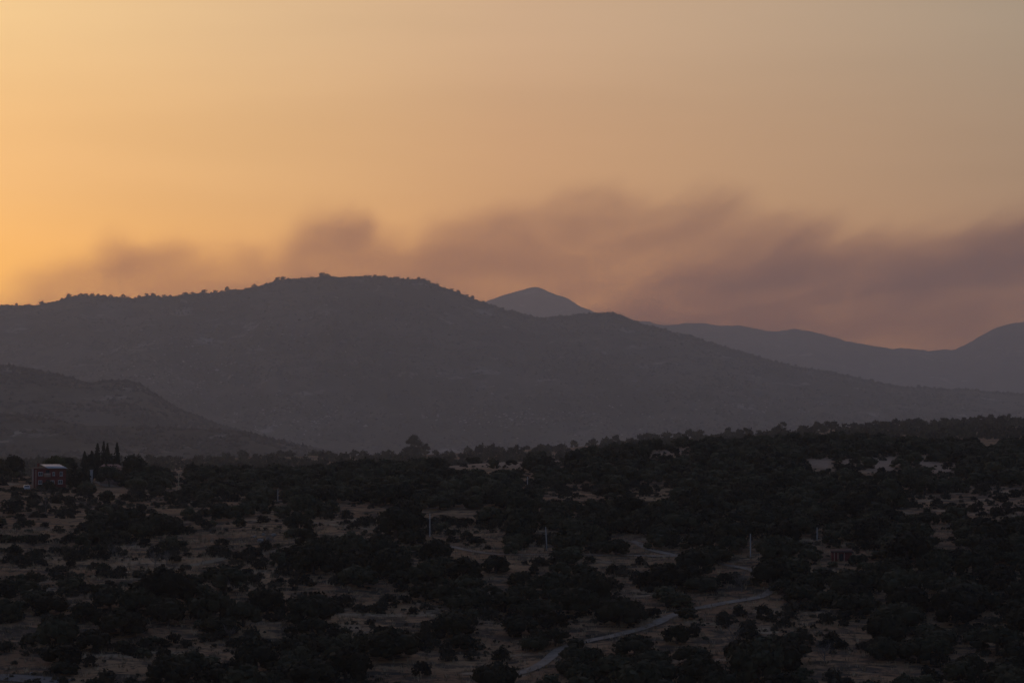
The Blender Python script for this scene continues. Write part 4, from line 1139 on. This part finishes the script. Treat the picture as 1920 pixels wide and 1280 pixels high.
# ------------------------------------------------------------------ smoke
S_Y0, S_Y1 = 18600.0, 20600.0
S_YM = 19600.0
TOP = [(-260, 640), (-120, 600), (-40, 566), (0, 546), (40, 524), (62, 508), (105, 502), (132, 486), (172, 480), (202, 456), (226, 440), (246, 441), (264, 454), (284, 457), (306, 450), (345, 448), (396, 456), (414, 455), (442, 454), (470, 452),
       (502, 456), (532, 440), (560, 412), (590, 394), (622, 384), (652, 383), (682, 396), (704, 424), (738, 436), (766, 438), (788, 424), (830, 410), (870, 398), (950, 376), (1020, 362),
       (1080, 345), (1150, 352), (1230, 368), (1330, 352), (1400, 372), (1480, 400), (1560, 412), (1640, 424), (1720, 420), (1800, 405), (1870, 388), (1960, 382), (2200, 400), (2500, 440), (2800, 520)]
LOWER = [(-260, 700), (900, 640), (1050, 600), (1130, 560), (1190, 520), (1250, 490), (1330, 470), (1420, 448), (1500, 440), (1600, 440), (1700, 440), (1780, 425), (1850, 408), (1920, 400), (2200, 420), (2500, 470), (2800, 560)]
def smoke():
    X0, X1 = at(-260, 600, S_YM)[0], at(2800, 600, S_YM)[0]
    Z0, Z1 = float(row_z(700, S_YM)), float(row_z(320, S_YM))
    # mesh: a long rounded bank following the plume's upper outline
    px = np.linspace(-258, 2798, 120)
    top = np.interp(px, [p[0] for p in TOP], [p[1] for p in TOP]) - 26
    x = (px - 960) / F_PX * S_YM; zt = row_z(top, S_YM); zb = np.full(len(px), float(row_z(715, S_YM)))
    ring = []
    ym = (S_Y0 + S_Y1) / 2; hy = (S_Y1 - S_Y0) / 2
    K = 14
    for k in range(K):
        a = k / K * 2 * math.pi
        cx_, sz = math.cos(a), math.sin(a)
        f = lambda c: math.copysign(abs(c) ** .45, c)
        ring.append(np.stack([x, np.full(len(px), ym + hy * f(cx_)), (zt + zb) / 2 + (zt - zb) / 2 * f(sz)], -1))
    v = np.stack(ring, 1)                                   # (n, K, 3)
    n = len(px)
    q = [(i * K + k, i * K + (k + 1) % K, (i + 1) * K + (k + 1) % K, (i + 1) * K + k) for i in range(n - 1) for k in range(K)]
    v = np.concatenate([v.reshape(-1, 3), v[0].mean(0)[None], v[-1].mean(0)[None]])
    t = [((k + 1) % K, k, n * K) for k in range(K)] + [((n - 1) * K + k, (n - 1) * K + (k + 1) % K, n * K + 1) for k in range(K)]
    me = mesh_np('smoke', v, q, t)
    m = bpy.data.materials.new('wildfire_smoke'); m.use_nodes = True
    nt = m.node_tree; nt.nodes.clear(); N = nt.nodes.new; L = nt.links.new
    def mth(op, a, b=None, c=None, clamp=False):
        nn = N('ShaderNodeMath'); nn.operation = op; nn.use_clamp = clamp
        for i, vv in enumerate((a, b, c)):
            if vv is None: continue
            if isinstance(vv, (int, float)): nn.inputs[i].default_value = vv
            else: L(vv, nn.inputs[i])
        return nn.outputs[0]
    def mapr(vv, a, b, c=0.0, d=1.0, smooth=True):
        nn = N('ShaderNodeMapRange'); nn.interpolation_type = 'SMOOTHSTEP' if smooth else 'LINEAR'; nn.clamp = True
        L(vv, nn.inputs[0])
        for i, s in zip((1, 2, 3, 4), (a, b, c, d)):
            if isinstance(s, (int, float)): nn.inputs[i].default_value = s
            else: L(s, nn.inputs[i])
        return nn.outputs[0]
    geo = N('ShaderNodeNewGeometry'); sep = N('ShaderNodeSeparateXYZ'); L(geo.outputs['Position'], sep.inputs[0])
    X, Y, Z = sep.outputs
    def noise(lean_, sx, sy, sz, det, off):
        lean = mth('SUBTRACT', X, mth('MULTIPLY', Z, lean_))
        cv = N('ShaderNodeCombineXYZ')
        L(mth('MULTIPLY_ADD', lean, sx, off), cv.inputs[0]); L(mth('MULTIPLY', Y, sy), cv.inputs[1]); L(mth('MULTIPLY_ADD', Z, sz, off), cv.inputs[2])
        tx = N('ShaderNodeTexNoise'); tx.inputs['Scale'].default_value = 1.0; tx.inputs['Detail'].default_value = det; tx.inputs['Roughness'].default_value = .58
        tx.inputs['Distortion'].default_value = .35
        L(cv.outputs[0], tx.inputs['Vector']); return tx.outputs[0]
    nA = noise(.4, 1 / 700., 1 / 6000., 1 / 620., 2, 3.1)       # big billows
    nB = noise(1.2, 1 / 260., 1 / 2600., 1 / 240., 4, 8.7)       # curls along the edge
    nC = noise(1.1, 1 / 900., 1 / 5000., 1 / 330., 3, 1.7)      # drifting streaks inside
    xw = mth('ADD', X, mth('MULTIPLY', mth('SUBTRACT', nA, .5), 200.))
    u = mth('DIVIDE', mth('SUBTRACT', xw, float(X0)), float(X1 - X0))
    def profile(pts):
        fc = N('ShaderNodeFloatCurve'); L(u, fc.inputs['Value'])
        cm = fc.mapping; c = cm.curves[0]
        while len(c.points) > 2: c.points.remove(c.points[1])
        pp = [((p - pts[0][0]) / (pts[-1][0] - pts[0][0]), (float(row_z(r, S_YM)) - Z0) / (Z1 - Z0)) for p, r in pts]
        c.points[0].location = pp[0]; c.points[-1].location = pp[-1]
        for a in pp[1:-1]: c.points.new(*a)
        for p in c.points: p.handle_type = 'AUTO'
        cm.update()
        return mth('MULTIPLY_ADD', fc.outputs[0], float(Z1 - Z0), Z0)
    zn = mth('ADD', Z, mth('ADD', mth('MULTIPLY', mth('SUBTRACT', nA, .5), 190.), mth('MULTIPLY', mth('SUBTRACT', nB, .5), 360.)))
    dA = mth('SUBTRACT', profile(TOP), zn)                  # depth below the upper outline
    dB = mth('SUBTRACT', profile(LOWER), zn)
    a = mth('ADD', mth('MULTIPLY', mapr(dA, -50., 220.), .46), mth('MULTIPLY', mapr(dA, -140., 430.), .60))
    b = mapr(dB, -140., 380.)
    # thinner towards the ground, where the glow shows under the smoke
    lowfade = mapr(Z, float(row_z(665, S_YM)), float(row_z(600, S_YM)), .9, 1.0)
    streak = mapr(nC, .34, .66, .72, 1.26)
    xr = mapr(X, float(at(650, 600, S_YM)[0]), float(at(1050, 600, S_YM)[0]), 1.26, .98)
    dens = mth('MULTIPLY', mth('ADD', mth('MULTIPLY', a, mth('MULTIPLY', xr, SMOKE_A)), mth('MULTIPLY', b, SMOKE_B)), mth('MULTIPLY', lowfade, streak))
    # soft ends front to back
    yf = mth('MULTIPLY', mapr(Y, S_Y0 + 20, S_Y0 + 500), mapr(Y, S_Y1 - 500, S_Y1 - 20, 1.0, 0.0))
    dens = mth('MULTIPLY', dens, yf)
    pv = N('ShaderNodeVolumePrincipled')
    pv.inputs['Color'].default_value = (.44, .40, .45, 1)
    pv.inputs['Absorption Color'].default_value = (.19, .016, .0, 1)
    pv.inputs['Anisotropy'].default_value = .3
    L(dens, pv.inputs['Density'])
    o = N('ShaderNodeOutputMaterial'); L(pv.outputs[0], o.inputs['Volume'])
    m.cycles.volume_step_rate = .6
    tag(link('smoke', me, m), 'brown wildfire smoke drifting along behind the mountains', kind='stuff')
SMOKE_A = .00058
SMOKE_B = .00063
smoke()
print('trees', len(trees), 'shrubs', len(sX), 'objects', len(bpy.data.objects))
